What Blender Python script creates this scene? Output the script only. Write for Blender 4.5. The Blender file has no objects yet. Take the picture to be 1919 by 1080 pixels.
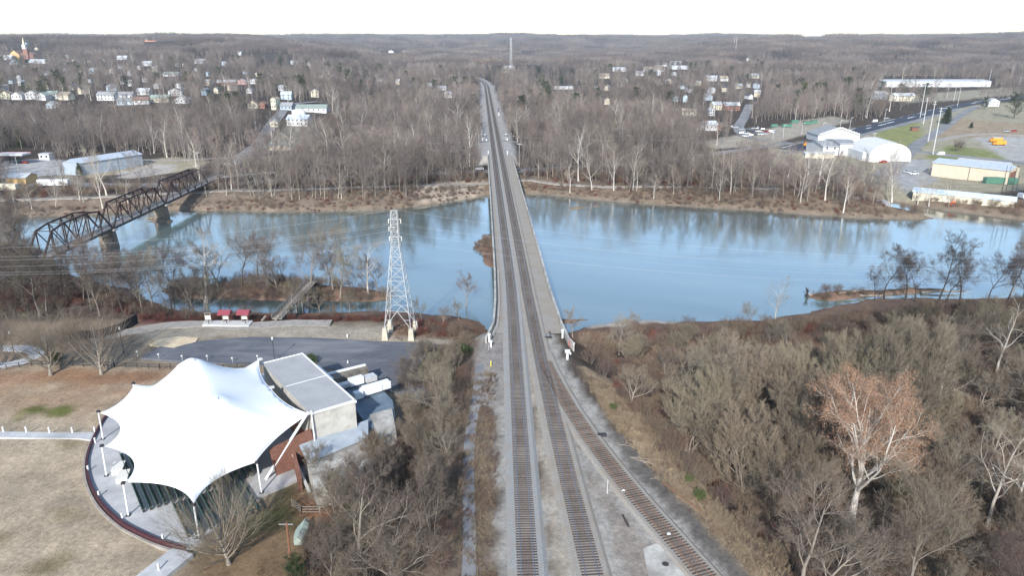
import bpy, math, random
import numpy as np
from mathutils import Vector, geometry
C = bpy.data.collections.new('place'); bpy.context.scene.collection.children.link(C)
SC = bpy.context.scene
R = math.radians
# ---------------------------------------------------------------- camera
CAM_Z = 60.2; PITCH = 18.93; FPX = 1356.0
cam_d = bpy.data.cameras.new('camera'); cam = bpy.data.objects.new('camera', cam_d); C.objects.link(cam)
cam.location = (0, 0, CAM_Z); cam.rotation_euler = (R(90 - PITCH), 0, 0)
cam_d.sensor_width = 36; cam_d.lens = 36 * FPX / 1919; cam_d.clip_start = 0.5; cam_d.clip_end = 30000
SC.camera = cam
# ---------------------------------------------------------------- world, sun, exposure
SUN_EL, SUN_AZ = 31.0, 191.0      # azimuth clockwise from +Y: the sun stands behind the viewer, to the left
w = bpy.data.worlds.new("World"); SC.world = w; w.use_nodes = True
nt = w.node_tree; bg = nt.nodes['Background']
sky = nt.nodes.new('ShaderNodeTexSky'); sky.sky_type = 'NISHITA'; sky.sun_disc = False
sky.sun_elevation = R(SUN_EL); sky.sun_rotation = R(SUN_AZ); sky.air_density = 1.0; sky.dust_density = 0.2; sky.ozone_density = 1.0
nt.links.new(sky.outputs[0], bg.inputs[0]); bg.inputs[1].default_value = 0.13
sd = bpy.data.lights.new('sun', 'SUN'); sun = bpy.data.objects.new('sun', sd); C.objects.link(sun)
sd.energy = 3.3; sd.angle = R(1.5); sd.color = (1, 0.965, 0.92)
sv = Vector((math.sin(R(SUN_AZ)) * math.cos(R(SUN_EL)), math.cos(R(SUN_AZ)) * math.cos(R(SUN_EL)), math.sin(R(SUN_EL))))
sun.rotation_euler = (-sv).to_track_quat('-Z', 'Y').to_euler(); sun.location = (0, 0, 300)
SC.view_settings.view_transform = 'Standard'; SC.view_settings.look = 'None'
SC.view_settings.exposure = 0.93; SC.view_settings.gamma = 1
SC.render.engine = 'CYCLES'
SC.cycles.max_bounces = 4; SC.cycles.diffuse_bounces = 2; SC.cycles.glossy_bounces = 2
SC.cycles.transmission_bounces = 2; SC.cycles.volume_bounces = 0; SC.cycles.transparent_max_bounces = 4
SC.cycles.use_denoising = True; SC.cycles.denoiser = 'OPENIMAGEDENOISE'; SC.cycles.denoising_input_passes = 'RGB_ALBEDO_NORMAL'
# ---------------------------------------------------------------- helpers
CT, ST = math.cos(R(PITCH)), math.sin(R(PITCH))
def Wd(px, py, z=0.0):            # where the ray of a photo pixel meets the level z
    u = (px - 959.5) / FPX; v = (py - 540) / FPX
    dy = CT - v * ST; dz = -ST - v * CT
    t = (z - CAM_Z) / dz
    return (u * t, dy * t)
def PX(x, y, z):                  # and back (numpy friendly)
    Z = y * CT + (CAM_Z - z) * ST
    return 959.5 + FPX * x / Z, 540 + FPX * ((CAM_Z - z) * CT - y * ST) / Z
def ss(a, b, x):
    t = np.clip((x - a) / (b - a), 0, 1); return t * t * (3 - 2 * t)
_rs = np.random.RandomState(5)
_NG = _rs.rand(128, 128)
def vnoise(x, y):
    xi = np.floor(x).astype(int); yi = np.floor(y).astype(int); fx = x - xi; fy = y - yi
    fx = fx * fx * (3 - 2 * fx); fy = fy * fy * (3 - 2 * fy)
    a = _NG[xi % 128, yi % 128]; b = _NG[(xi + 1) % 128, yi % 128]; c = _NG[xi % 128, (yi + 1) % 128]; d = _NG[(xi + 1) % 128, (yi + 1) % 128]
    return (a * (1 - fx) + b * fx) * (1 - fy) + (c * (1 - fx) + d * fx) * fy
def fbm(x, y, o=3):
    x = np.asarray(x, float); y = np.asarray(y, float); s = 0; a = .5; t = 0
    for i in range(o): s = s + a * vnoise(x * 2 ** i + 17 * i, y * 2 ** i + 31 * i); t += a; a *= .5
    return s / t

class MB:
    def __init__(s): s.v = []; s.f = []
    def add(s, vs, fs):
        n = len(s.v); s.v += [tuple(map(float, p)) for p in vs]; s.f += [tuple(i + n for i in f) for f in fs]; return s
    def box(s, c, d, rz=0.0, taper=1.0):
        cx, cy, cz = c; dx, dy, dz = d[0] / 2, d[1] / 2, d[2] / 2; cr, sr = math.cos(rz), math.sin(rz); vs = []
        for k, (sx, sy, sz) in enumerate([(-1,-1,-1),(1,-1,-1),(1,1,-1),(-1,1,-1),(-1,-1,1),(1,-1,1),(1,1,1),(-1,1,1)]):
            q = taper if sz > 0 else 1
            x, y = sx * dx * q, sy * dy * q
            vs.append((cx + x * cr - y * sr, cy + x * sr + y * cr, cz + sz * dz))
        return s.add(vs, [(0,3,2,1),(4,5,6,7),(0,1,5,4),(1,2,6,5),(2,3,7,6),(3,0,4,7)])
    def beam(s, a, b, wd, h=None):         # square bar from a to b
        a = Vector(a); b = Vector(b); d = (b - a)
        if d.length < 1e-6: return s
        d.normalize(); h = h or wd
        up = Vector((0, 0, 1)) if abs(d.z) < .95 else Vector((0, 1, 0))
        sx = d.cross(up).normalized(); sy = sx.cross(d)
        vs = [p + sx * i * wd / 2 + sy * j * h / 2 for p in (a, b) for i, j in ((-1,-1),(1,-1),(1,1),(-1,1))]
        return s.add(vs, [(0,1,2,3),(7,6,5,4),(0,4,5,1),(1,5,6,2),(2,6,7,3),(3,7,4,0)])
    def tube(s, pts, r, n=8, r2=None):
        pts = [Vector(p) for p in pts]; m = len(pts); vs = []; fs = []
        for i, p in enumerate(pts):
            d = (pts[min(i + 1, m - 1)] - pts[max(i - 1, 0)]).normalized()
            up = Vector((0, 0, 1)) if abs(d.z) < .95 else Vector((0, 1, 0))
            sx = d.cross(up).normalized(); sy = sx.cross(d)
            rr = r if r2 is None else r + (r2 - r) * i / (m - 1)
            for k in range(n):
                a = 2 * math.pi * k / n; vs.append(p + sx * math.cos(a) * rr + sy * math.sin(a) * rr)
        for i in range(m - 1):
            for k in range(n): fs.append((i * n + k, i * n + (k + 1) % n, (i + 1) * n + (k + 1) % n, (i + 1) * n + k))
        fs.append(tuple(range(n - 1, -1, -1))); fs.append(tuple((m - 1) * n + k for k in range(n)))
        return s.add(vs, fs)
    def prism(s, poly, z0, z1):            # upright prism over a polygon (ccw)
        n = len(poly); vs = [(p[0], p[1], z0) for p in poly] + [(p[0], p[1], z1) for p in poly]
        fs = [tuple(range(n - 1, -1, -1)), tuple(range(n, 2 * n))] + [(i, (i + 1) % n, n + (i + 1) % n, n + i) for i in range(n)]
        return s.add(vs, fs)
    def build(s, name, mat, parent=None, origin=None, smooth=False):
        me = bpy.data.meshes.new(name)
        o0 = Vector(origin) if origin is not None else (parent_origin(parent) if parent else Vector((0, 0, 0)))
        me.from_pydata([(p[0] - o0.x, p[1] - o0.y, p[2] - o0.z) for p in s.v], [], s.f)
        if isinstance(mat, str): mat = MT[mat]
        me.materials.append(mat); me.validate()
        if smooth: me.polygons.foreach_set('use_smooth', [True] * len(me.polygons))
        o = bpy.data.objects.new(name, me); C.objects.link(o)
        if parent: o.parent = parent; o.location = (0, 0, 0) if origin is None else tuple(Vector(origin) - parent_origin(parent))
        else: o.location = o0
        return o
LOCAL = set()
def parent_origin(p):                      # world coordinates are handed in; parts are stored relative to their thing
    if p.name in LOCAL: return Vector((0, 0, 0))
    v = Vector(p.location); q = p.parent
    while q: v += Vector(q.location); q = q.parent
    return v
def tag(o, label=None, cat=None, group=None, kind=None):
    if label: o['label'] = label
    if cat: o['category'] = cat
    if group: o['group'] = group
    if kind: o['kind'] = kind
    return o
def thing(name, label, cat, loc=(0, 0, 0), group=None, local=False, rz=0):
    o = bpy.data.objects.new(name, None); C.objects.link(o); o.location = loc; o.rotation_euler = (0, 0, rz)
    o.empty_display_size = .3
    if local: LOCAL.add(o.name)
    return tag(o, label, cat, group)
def dup(o, parent=None):
    c = o.copy(); C.objects.link(c); c.parent = parent
    for ch in [q for q in CH.get(o.name, o.children)]: dup(ch, c)
    return c
CH = {}
def place(src, loc, rz=0, sc=1, label=None, group=None, tilt=0):
    c = dup(src); c.location = loc; c.rotation_euler = (tilt, 0, rz)
    c.scale = (sc, sc, sc) if not isinstance(sc, tuple) else sc
    if label: c['label'] = label
    if group: c['group'] = group
    return c
# ---------------------------------------------------------------- materials
MT = {}
def mat(name, c1, c2=None, scale=1.0, rough=.85, metal=0, detail=4, bump=0, coord='Object', stretch=None, c3=None, s3=None, rnd=0, spec=.3, bscale=None, lo=.35, hi=.65):
    m = bpy.data.materials.new(name); m.use_nodes = True; t = m.node_tree; N = t.nodes; L = t.links
    b = N['Principled BSDF']; b.inputs['Roughness'].default_value = rough; b.inputs['Metallic'].default_value = metal
    b.inputs['Specular IOR Level'].default_value = spec
    def col(c): return (c[0], c[1], c[2], 1)
    src = None
    if coord == 'World': g = N.new('ShaderNodeNewGeometry'); src = g.outputs['Position']
    else: g = N.new('ShaderNodeTexCoord'); src = g.outputs['Object']
    if stretch:
        mp = N.new('ShaderNodeMapping'); mp.inputs['Scale'].default_value = stretch; L.new(src, mp.inputs[0]); src = mp.outputs[0]
    cur = None
    if c2:
        nz = N.new('ShaderNodeTexNoise'); nz.inputs['Scale'].default_value = scale; nz.inputs['Detail'].default_value = detail; nz.inputs['Roughness'].default_value = .6
        L.new(src, nz.inputs['Vector'])
        rp = N.new('ShaderNodeValToRGB'); rp.color_ramp.elements[0].position = lo; rp.color_ramp.elements[1].position = hi
        rp.color_ramp.elements[0].color = col(c1); rp.color_ramp.elements[1].color = col(c2)
        L.new(nz.outputs[0], rp.inputs[0]); cur = rp.outputs[0]
        if c3:
            n3 = N.new('ShaderNodeTexNoise'); n3.inputs['Scale'].default_value = s3 or scale * .2; n3.inputs['Detail'].default_value = 3; L.new(src, n3.inputs['Vector'])
            r3 = N.new('ShaderNodeValToRGB'); r3.color_ramp.elements[0].position = .45; r3.color_ramp.elements[1].position = .65; L.new(n3.outputs[0], r3.inputs[0])
            mx = N.new('ShaderNodeMix'); mx.data_type = 'RGBA'; L.new(r3.outputs[0], mx.inputs[0]); L.new(cur, mx.inputs[6]); mx.inputs[7].default_value = col(c3); cur = mx.outputs[2]
    if rnd:
        oi = N.new('ShaderNodeObjectInfo'); hs = N.new('ShaderNodeHueSaturation')
        mr = N.new('ShaderNodeMapRange'); mr.inputs[3].default_value = 1 - rnd; mr.inputs[4].default_value = 1 + rnd; L.new(oi.outputs['Random'], mr.inputs[0])
        L.new(mr.outputs[0], hs.inputs['Value'])
        if cur: L.new(cur, hs.inputs['Color'])
        else: hs.inputs['Color'].default_value = col(c1)
        cur = hs.outputs[0]
    if cur: L.new(cur, b.inputs['Base Color'])
    else: b.inputs['Base Color'].default_value = col(c1)
    if bump:
        nb = N.new('ShaderNodeTexNoise'); nb.inputs['Scale'].default_value = bscale or scale * 2; nb.inputs['Detail'].default_value = 5; L.new(src, nb.inputs['Vector'])
        bp = N.new('ShaderNodeBump'); bp.inputs['Strength'].default_value = bump; bp.inputs['Distance'].default_value = .1; L.new(nb.outputs[0], bp.inputs['Height']); L.new(bp.outputs[0], b.inputs['Normal'])
    MT[name] = m; return m
def twigmat(name, cols, rough=.9, patch=None):      # each tree takes its own bark tone, drawn from the list
    m = bpy.data.materials.new(name); m.use_nodes = True; t = m.node_tree; N = t.nodes; L = t.links; b = N['Principled BSDF']
    b.inputs['Roughness'].default_value = rough; b.inputs['Specular IOR Level'].default_value = .15
    oi = N.new('ShaderNodeObjectInfo'); rp = N.new('ShaderNodeValToRGB'); cr = rp.color_ramp
    while len(cr.elements) < len(cols): cr.elements.new(.5)
    for i, c in enumerate(cols): cr.elements[i].position = i / (len(cols) - 1); cr.elements[i].color = (*c, 1)
    L.new(oi.outputs['Random'], rp.inputs[0]); cur = rp.outputs[0]
    ge = N.new('ShaderNodeNewGeometry'); wn = N.new('ShaderNodeTexNoise'); wn.inputs['Scale'].default_value = .009; wn.inputs['Detail'].default_value = 4; L.new(oi.outputs['Location'], wn.inputs[0])
    wr = N.new('ShaderNodeMapRange'); wr.inputs[1].default_value = .35; wr.inputs[2].default_value = .65; wr.inputs[3].default_value = .6; wr.inputs[4].default_value = 1.4; L.new(wn.outputs[0], wr.inputs[0])
    hv = N.new('ShaderNodeHueSaturation'); L.new(wr.outputs[0], hv.inputs['Value']); L.new(cur, hv.inputs['Color']); cur = hv.outputs[0]
    if patch:
        tc = N.new('ShaderNodeTexCoord'); nz = N.new('ShaderNodeTexNoise'); nz.inputs['Scale'].default_value = patch[1]; L.new(tc.outputs['Object'], nz.inputs[0])
        r2 = N.new('ShaderNodeValToRGB'); r2.color_ramp.elements[0].position = patch[2]; r2.color_ramp.elements[1].position = patch[3]; L.new(nz.outputs[0], r2.inputs[0])
        mx = N.new('ShaderNodeMix'); mx.data_type = 'RGBA'; L.new(r2.outputs[0], mx.inputs[0]); L.new(cur, mx.inputs[6]); mx.inputs[7].default_value = (*patch[0], 1); cur = mx.outputs[2]
    L.new(cur, b.inputs['Base Color']); MT[name] = m; return m
# ---------------------------------------------------------------- plain materials
mat('ballast', (.17,.168,.16), (.43,.42,.40), 9, .95, coord='World', bump=.6, c3=(.30,.275,.24), s3=.35, detail=6)
mat('ballast_tan', (.20,.18,.155), (.41,.375,.325), 8, .95, coord='World', bump=.6, c3=(.29,.25,.20), s3=.3, detail=6)
mat('sleeper', (.055,.044,.038), (.13,.10,.085), 5, .9, rnd=.35, stretch=(1,6,1))
mat('sleeper_rusty', (.065,.05,.042), (.15,.115,.09), 5, .9, rnd=.4, stretch=(1,6,1))
mat('sleeper_far', (.05,.042,.037), (.115,.095,.082), 1.5, .9); mat('sleeper_rusty_far', (.06,.046,.04), (.14,.105,.085), 1.5, .9)
mat('rail', (.20,.21,.24), (.30,.31,.35), 2, .35, metal=.55, spec=.5)
mat('rail_rusty', (.17,.09,.055), (.28,.16,.10), 3, .7)
mat('concrete', (.36,.34,.30), (.52,.50,.45), 1.2, .9, coord='World', bump=.15, c3=(.28,.26,.23), s3=.25)
mat('concrete_light', (.45,.44,.42), (.56,.55,.53), .8, .85, coord='World', c3=(.40,.39,.37), s3=.12)
mat('pavement', (.40,.40,.40), (.50,.50,.49), .7, .9, coord='World', bump=.1, c3=(.34,.34,.34), s3=.15)
mat('lot', (.085,.090,.105), (.125,.13,.145), 1.2, .85, coord='World', bump=.25, c3=(.20,.20,.205), s3=.10, stretch=(.5,1.6,1))
mat('asphalt', (.16,.16,.165), (.22,.22,.22), .5, .9, coord='World', c3=(.26,.25,.24), s3=.06)
mat('asphalt_new', (.030,.034,.048), (.045,.05,.065), .6, .75, coord='World')
mat('path_dirt', (.26,.235,.205), (.37,.335,.29), .7, .95, coord='World', bump=.2)
mat('paint', (.75,.75,.73)); mat('paint_dull', (.5,.5,.48), (.62,.62,.6), 2)
mat('white', (.80,.80,.79), (.72,.72,.71), .8, .6); mat('offwhite', (.66,.64,.58), (.74,.72,.66), .6, .8)
mat('maroon', (.055,.02,.025), (.08,.03,.035), 2, .6)
mat('dark', (.025,.025,.028), (.045,.045,.05), 3, .7); mat('black_cloth', (.008,.008,.01), (.02,.02,.022), 1.5, .9)
mat('steel_rust', (.020,.013,.013), (.052,.029,.027), 1.5, .8, bump=.2)
mat('steel_dark', (.03,.028,.028), (.06,.055,.053), 1.5, .8)
mat('galv', (.50,.50,.49), (.62,.62,.60), 1.0, .55, metal=.15)
mat('timber', (.20,.17,.14), (.33,.29,.24), 2, .9, stretch=(1,8,1)); mat('timber_grey', (.17,.165,.16), (.27,.26,.25), 2, .9)
mat('yellow', (.75,.60,.03)); mat('orange', (.85,.33,.03), (.75,.28,.03), 2, .5); mat('red', (.55,.06,.05)); mat('red_roof', (.22,.05,.065), (.27,.06,.08), 2, .6)
mat('brick', (.15,.07,.05), (.26,.125,.085), 1.5, .9, bump=.2, stretch=(1,1,4))
mat('glass', (.03,.035,.04), None, rough=.15, spec=.6); mat('rubber', (.015,.015,.015))
mat('stone', (.13,.115,.095), (.24,.21,.17), .8, .9, bump=.5); mat('wire', (.42,.43,.44), None, rough=.5)
mat('driftwood', (.22,.18,.14), (.36,.31,.25), 1.5, .95)
mat('soil', (.12,.10,.08), (.2,.17,.14), .6, .95)
# ---------------------------------------------------------------- track lines
_ty = np.array([0, 30, 60, 90, 120, 150, 165, 175, 190, 210, 300, 608, 900, 1150, 1300, 1500.])
def t1raw(y): return np.where(y < 175, 3.27 - .0192 * y, -.09 - .0428 * (y - 175))
def T1(y):
    y = np.asarray(y, float); s = sum(t1raw(y + k) for k in np.linspace(-22, 22, 9)) / 9
    return s - 0.00022 * np.maximum(y - 1000, 0) ** 2
def T2(y): y = np.asarray(y, float); return T1(y) + np.interp(y, [0, 35, 70, 88, 105, 130, 150, 172, 190], [11.6, 9.6, 7.7, 6.75, 6.0, 5.1, 4.5, 4.0, 3.95])
def T3(y): y = np.asarray(y, float); return T2(y) + np.interp(y, [0, 30, 55, 70.2, 85, 93, 101.7, 112.5, 120.7, 128, 136, 147], [45, 30, 18.8, 13.4, 9.1, 7.0, 5.0, 3.0, 1.85, 1.0, .4, 0])
BR0, BR1 = 146.0, 405.0
# ---------------------------------------------------------------- river outline (picked on the water, z = -10)
WZ = -10.0
def wl(pts, z): return np.array([Wd(a, b, z) for a, b in pts])
RIV = wl([(-700,425),(-400,414),(0,409),(100,405),(240,399),(330,394),(450,396),(560,397),(700,395),(780,388),(850,378),(905,366),(975,362),(1020,364),(1100,373),(1180,380),(1300,388),(1400,394),(1500,401),(1600,408),(1700,411),(1748,410),(1722,403),(1685,394),(1650,386),(1622,378),(1640,373),(1700,382),(1780,396),(1860,405),(1919,413),(2100,428),(2600,450),
 (3200,640),(2600,590),(2200,572),(1919,563),(1751,562),(1643,562),(1589,571),(1467,596),(1420,606),(1350,606),(1250,605),(1170,603),(1110,612),(1060,628),(1030,634),(915,622),(900,607),(860,597),(800,592),(740,588),(600,589),(480,590),(360,588),(320,582),(285,566),(262,548),(180,530),(115,512),(95,484),(60,468),(0,455),(-300,446),(-700,440)], WZ)
ISL = [wl(p, WZ) for p in (
 [(292,545),(340,536),(420,532),(520,529),(600,534),(700,542),(738,553),(742,561),(700,567),(560,566),(420,562),(330,560)],
 [(884,463),(900,446),(912,440),(920,420),(932,500),(920,506),(905,496),(901,478)],
 [(1038,599),(1090,597),(1124,600),(1080,606),(1042,609)],
 [(1510,553),(1560,545),(1640,545),(1700,540),(1770,541),(1782,548),(1700,553),(1640,556),(1560,566),(1520,563)],
 [(1062,389),(1090,387),(1110,388),(1090,392),(1068,393)], [(1104,384),(1125,385),(1135,388),(1115,389)],
 [(268,410),(290,406),(327,412),(322,420),(290,418)])]
def sdist(poly, x, y):            # signed distance, positive inside
    d2 = np.full(x.shape, 1e18); ins = np.zeros(x.shape, bool); n = len(poly)
    for i in range(n):
        x1, y1 = poly[i]; x2, y2 = poly[(i + 1) % n]; ex, ey = x2 - x1, y2 - y1
        t = np.clip(((x - x1) * ex + (y - y1) * ey) / (ex * ex + ey * ey + 1e-9), 0, 1)
        d2 = np.minimum(d2, (x - x1 - t * ex) ** 2 + (y - y1 - t * ey) ** 2)
        c = ((y1 > y) != (y2 > y)) & (x < ex * (y - y1) / (ey + (1e-12 if ey == 0 else 0)) + x1); ins ^= c
    d = np.sqrt(d2); return np.where(ins, d, -d)
def landdist(x, y):               # >0 on dry land
    x = np.asarray(x, float); y = np.asarray(y, float)
    r = -sdist(RIV, x, y)
    for p in ISL: r = np.maximum(r, sdist(p, x, y))
    return r
RPOLY = [(p[0], p[1]) for p in RIV]
def height(x, y, full=True):
    x = np.asarray(x, float); y = np.asarray(y, float)
    u = x / np.maximum(y, 60)
    left = ss(-.12, -.38, u); right = ss(.12, .38, u); mid = 1 - left - right
    hill = left * (15 * ss(500, 720, y) + 46 * ss(950, 2500, y) + 2 * ss(2500, 4200, y)) + mid * (5 * ss(450, 800, y) + 78 * ss(2300, 7200, y)) + right * (4 * ss(450, 800, y) + 58 * ss(1300, 3300, y) + 8 * ss(3300, 6000, y))
    hill = hill + (fbm(x / 420 + 5, y / 420, 3) - .5) * 46 * ss(700, 2600, y) + (fbm(x / 1300 + 9, y / 900, 2) - .5) * 95 * ss(3000, 7000, y)
    base = -5.6 + hill + (fbm(x / 26, y / 26) - .5) * 1.0 * ss(50, 170, y)
    if full:
        d = landdist(x, y) + (fbm(x / 5, y / 5) - .5) * 2.6
        wob = (fbm(x / 9 + 3, y / 9) - .5)
        bank = -10 + 1.5 * ss(0, 3, d) + (base + 8.5) * ss(0, 22, d) + wob * .8 * ss(0, 4, d)
        isl = np.full(x.shape, -1e9)
        for p in ISL: isl = np.maximum(isl, sdist(p, x, y))
        bank = np.where(isl > -3, -11.3 + 3.0 * ss(-3, 5, isl + (fbm(x / 3, y / 3) - .5) * 1.6), bank)
        h = np.where(d > 0, bank, np.where(isl > -3, bank, -10 - 2.5 * ss(0, 8, -d)))
        # railway embankment
        l = T1(y) - np.interp(y, [0, 70, 105, 140, 150, 400, 450, 700], [9.5, 9.5, 9.5, 6.5, 6.5, 6.0, 8, 8])
        r = np.maximum(T3(y), T2(y)) + np.interp(y, [0, 70, 105, 125, 140, 150, 400, 450, 700], [8, 9, 9.5, 8, 5.5, 5.5, 6, 9, 9])
        o = np.maximum(l - x, x - r)
        emb = -.42 - np.maximum(o, 0) * .55 + (fbm(x / 4, y / 4) - .5) * .3 * ss(0, 3, o)
        on = (y < BR0 + 1) | (y > BR1 - 1)
        endf = np.where(y < 270, np.maximum(0, y - BR0 - 1) * 1.2, np.maximum(0, BR1 - 1 - y) * 1.2)
        h = np.maximum(h, np.where(y < 1500, emb - endf, -99))
        # the road under the bridge stays open
        return h
    return base
def gz(x, y): return float(height(np.array([x]), np.array([y]))[0])
def G(px, py, z0=-5.6):           # photo pixel -> point on the terrain
    z = z0
    for _ in range(12):
        x, y = Wd(px, py, min(z, 58)); z2 = gz(x, y); z = z * .4 + z2 * .6
    return (x, y, gz(x, y))
# ---------------------------------------------------------------- ground colours (what grows or lies where)
ROWS = np.concatenate([np.arange(20, 480, 1.15), 480 * (9900 / 480) ** np.linspace(0.003, 1, 190)])
NC = 520
U = np.linspace(-1, 1, NC)
gy = np.repeat(ROWS[:, None], NC, 1); gx = U[None, :] * (140 + 1.06 * gy); gx = np.sign(gx) * np.abs(gx)
gh = height(gx.ravel(), gy.ravel()).reshape(gx.shape)
def srgb(r, g, b):
    c = np.array([r, g, b]) / 255.; return np.where(c < .04045, c / 12.92, ((c + .055) / 1.055) ** 2.4)
col = np.zeros(gx.shape + (3,)); 
WOOD = np.array([.062, .048, .037]); col[:] = WOOD
n1 = fbm(gx / 8, gy / 8, 4)[..., None]; n2 = fbm(gx / 45 + 7, gy / 45, 3)[..., None]
col = col * (0.75 + .7 * n1)
def blend(m, c): 
    global col
    m = np.clip(m, 0, 1)[..., None]; col = col * (1 - m) + np.array(c) * m
def zone(pts, z, c, soft=1.5, var=.3, nn=None, rag=2.0):     # a patch outlined in the photo, laid on the ground
    P = wl(pts, z); x0, y0 = P.min(0) - 8; x1, y1 = P.max(0) + 8
    s = (gx > x0) & (gx < x1) & (gy > y0) & (gy < y1)
    if not s.any(): return
    d = sdist(P, gx[s], gy[s]) + (fbm(gx[s] / 4 + 11, gy[s] / 4, 3) - .5) * rag * 2
    m = ss(-soft, soft, d)[:, None]; v = (1 - var / 2 + var * fbm(gx[s] / 3, gy[s] / 3, 4))[:, None]
    col[s] = col[s] * (1 - m) + np.array(c) * v * m
dl = landdist(gx.ravel(), gy.ravel()).reshape(gx.shape)
near = gy < 480
# river banks: pale tan dry grass and mud
bankm = ss(30, 10, dl) * (gy > 250) * near
blend(bankm * .85, (.215, .16, .112)); blend(ss(2.5, .8, dl) * near, (.20, .16, .12)); blend(ss(34, 24, dl) * ss(14, 20, dl) * (gy > 250) * near * ss(.5, .65, fbm(gx / 14, gy / 14)) * .4, (.30, .25, .19))
blend(ss(26, 3, dl) * (gy < 250) * .8, (.19, .12, .085))
STRAW = (.36,.29,.205)
zone([(-900,860),(-300,700),(-60,640),(0,612),(120,604),(260,603),(700,600),(830,612),(900,640),(880,700),(800,900),(760,1200),(-900,1300)], -5.6, (.235,.19,.135), 2, .4)
zone([(-700,800),(-200,700),(0,693),(330,686),(330,740),(200,790),(185,850),(345,1025),(250,1200),(-700,1400)], -5.6, STRAW, 3, .35)
zone([(-300,700),(0,694),(300,690),(340,700),(250,735),(100,722),(0,735),(-300,745)], -5.6, (.25,.145,.085), 5, .45, rag=5)
zone([(0,722),(120,735),(230,745),(200,775),(60,768),(0,770)], -5.6, (.34,.235,.15), 6, .4, rag=4)
for p in ([(88,770),(118,762),(134,768),(118,779),(92,780)], [(48,768),(80,764),(84,772),(56,776)], [(22,790),(34,782),(36,790),(24,800)]): zone(p, -5.6, (.12,.125,.035), 1, .5, rag=2)
for p in ([(60,1060),(100,1040),(130,1052),(110,1075),(60,1090)], [(0,1000),(18,1004),(14,1020),(0,1026)], [(120,830),(150,828),(152,840),(126,843)], [(100,955),(130,948),(160,960),(120,964)]): zone(p, -5.6, (.22,.175,.10), 2, .5, rag=3)
zone([(370,1035),(480,960),(560,900),(600,930),(640,1100),(300,1200)], -5.6, (.17,.115,.065), 2, .5)
zone([(455,985),(540,915),(570,945),(560,985),(470,1005)], -5.6, (.085,.085,.03), 3, .5, rag=4)
zone([(560,925),(640,940),(620,975),(555,965)], -5.6, (.21,.09,.05), 2, .5)
zone([(230,620),(370,606),(500,612),(730,612),(860,618),(900,640),(820,650),(740,642),(600,640),(450,630),(300,640)], -5.6, (.33,.285,.22), 2, .3)
zone([(740,588),(900,607),(905,640),(730,640),(735,600)], -6.5, (.17,.09,.06), 2, .5)
zone([(265,590),(380,586),(400,606),(260,606)], -5.6, (.15,.055,.05), 2, .5)
zone([(395,596),(735,590),(735,602),(395,602)], -7, (.18,.075,.055), 1.5, .5)
zone([(0,605),(250,600),(250,640),(0,690)], -5.6, (.22,.165,.115), 3, .4)
zone([(1090,640),(1150,610),(1450,600),(1919,560),(2400,560),(2400,660),(1500,680),(1200,660)], -7, (.16,.095,.065), 3, .6, rag=4)
zone([(1090,612),(1180,602),(1290,604),(1280,612),(1150,622),(1100,625)], -9.3, (.40,.36,.31), 1, .3)
# railway corridor
trk = (gy < 150) & (gx > T1(gy) - 16) & (gx < T3(gy) + 30)
def strip(a, b, c, soft=1., y0=0, y1=150, var=.3):
    m = ss(-soft, soft, np.minimum(gx - a, b - gx) + (fbm(gx / 3, gy / 3) - .5) * 3) * (gy > y0) * (gy < y1)
    v = (1 - var / 2 + var * fbm(gx / 2, gy / 2, 4))[..., None]; m = m[..., None]
    global col; col = col * (1 - m) + np.array(c) * v * m
strip(T1(gy) - 20, T1(gy) - 3, (.15, .115, .085), 1)
strip(T1(gy) - 3.6, T3(gy) + 4.5, (.31, .29, .255), .8)
strip((T1(gy) + T2(gy)) / 2 - .9, (T1(gy) + T2(gy)) / 2 + 1.3, (.33, .28, .22), .6, var=.5); strip((T1(gy) + T2(gy)) / 2 - .9, (T1(gy) + T2(gy)) / 2 - .5, (.15, .12, .09), .35, y1=112, var=.9)
strip(T2(gy) + 3.1, T2(gy) + 3.5, (.20, .17, .14), .3, y1=103, var=.9); strip(T2(gy) + 3.6, T3(gy) - 3.2, (.25, .215, .18), .9, y1=97, var=.8)
strip(T3(gy) + 3.0, T3(gy) + 6.8, (.13, .115, .10), .8, y1=103, var=.7)
strip(T3(gy) + 6.6, T3(gy) + 13, (.34, .25, .155), 1.2, y1=130, var=.8)
strip(T1(gy) - 8, T1(gy) - 2, (.25, .225, .20), .8, y0=112)
strip(T1(gy) - 9, T2(gy) + 9, (.33, .31, .285), 1.5, y0=400, y1=1300)
# clearings and roads beyond the river
zone([(1380,285),(1600,235),(1780,200),(1919,190),(2100,200),(2100,330),(1919,345),(1700,350),(1600,330),(1500,300)], -2, (.30,.27,.19), 4, .35, rag=5)
zone([(1640,240),(1720,220),(1740,262),(1660,275)], -2, (.22,.225,.09), 4, .4); zone([(1735,285),(1780,262),(1880,275),(1919,292),(1830,292)], -2, (.20,.215,.085), 3, .4)
zone([(1700,290),(1740,290),(1760,330),(1700,345),(1660,320)], -3, (.33,.33,.32), 3, .2); zone([(1810,240),(1919,240),(1990,262),(1960,300),(1890,285),(1850,262)], -1.5, (.36,.35,.32), 3, .25)
zone([(1780,215),(1919,225),(2050,225),(1990,245),(1850,245),(1750,250)], -1, (.30,.235,.16), 4, .4)
zone([(1300,258),(1420,240),(1500,222),(1560,215),(1600,222),(1440,262),(1340,268)], -2, (.33,.29,.23), 3, .4)
zone([(1690,175),(1919,160),(1919,172),(1800,185),(1700,190)], 0, (.30,.27,.20), 8, .3)
zone([(0,300),(90,292),(150,300),(130,325),(0,330)], -4.5, (.38,.37,.35), 2, .2); zone([(0,330),(130,325),(160,345),(100,360),(0,355)], -5, (.24,.21,.16), 2, .5)
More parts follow.
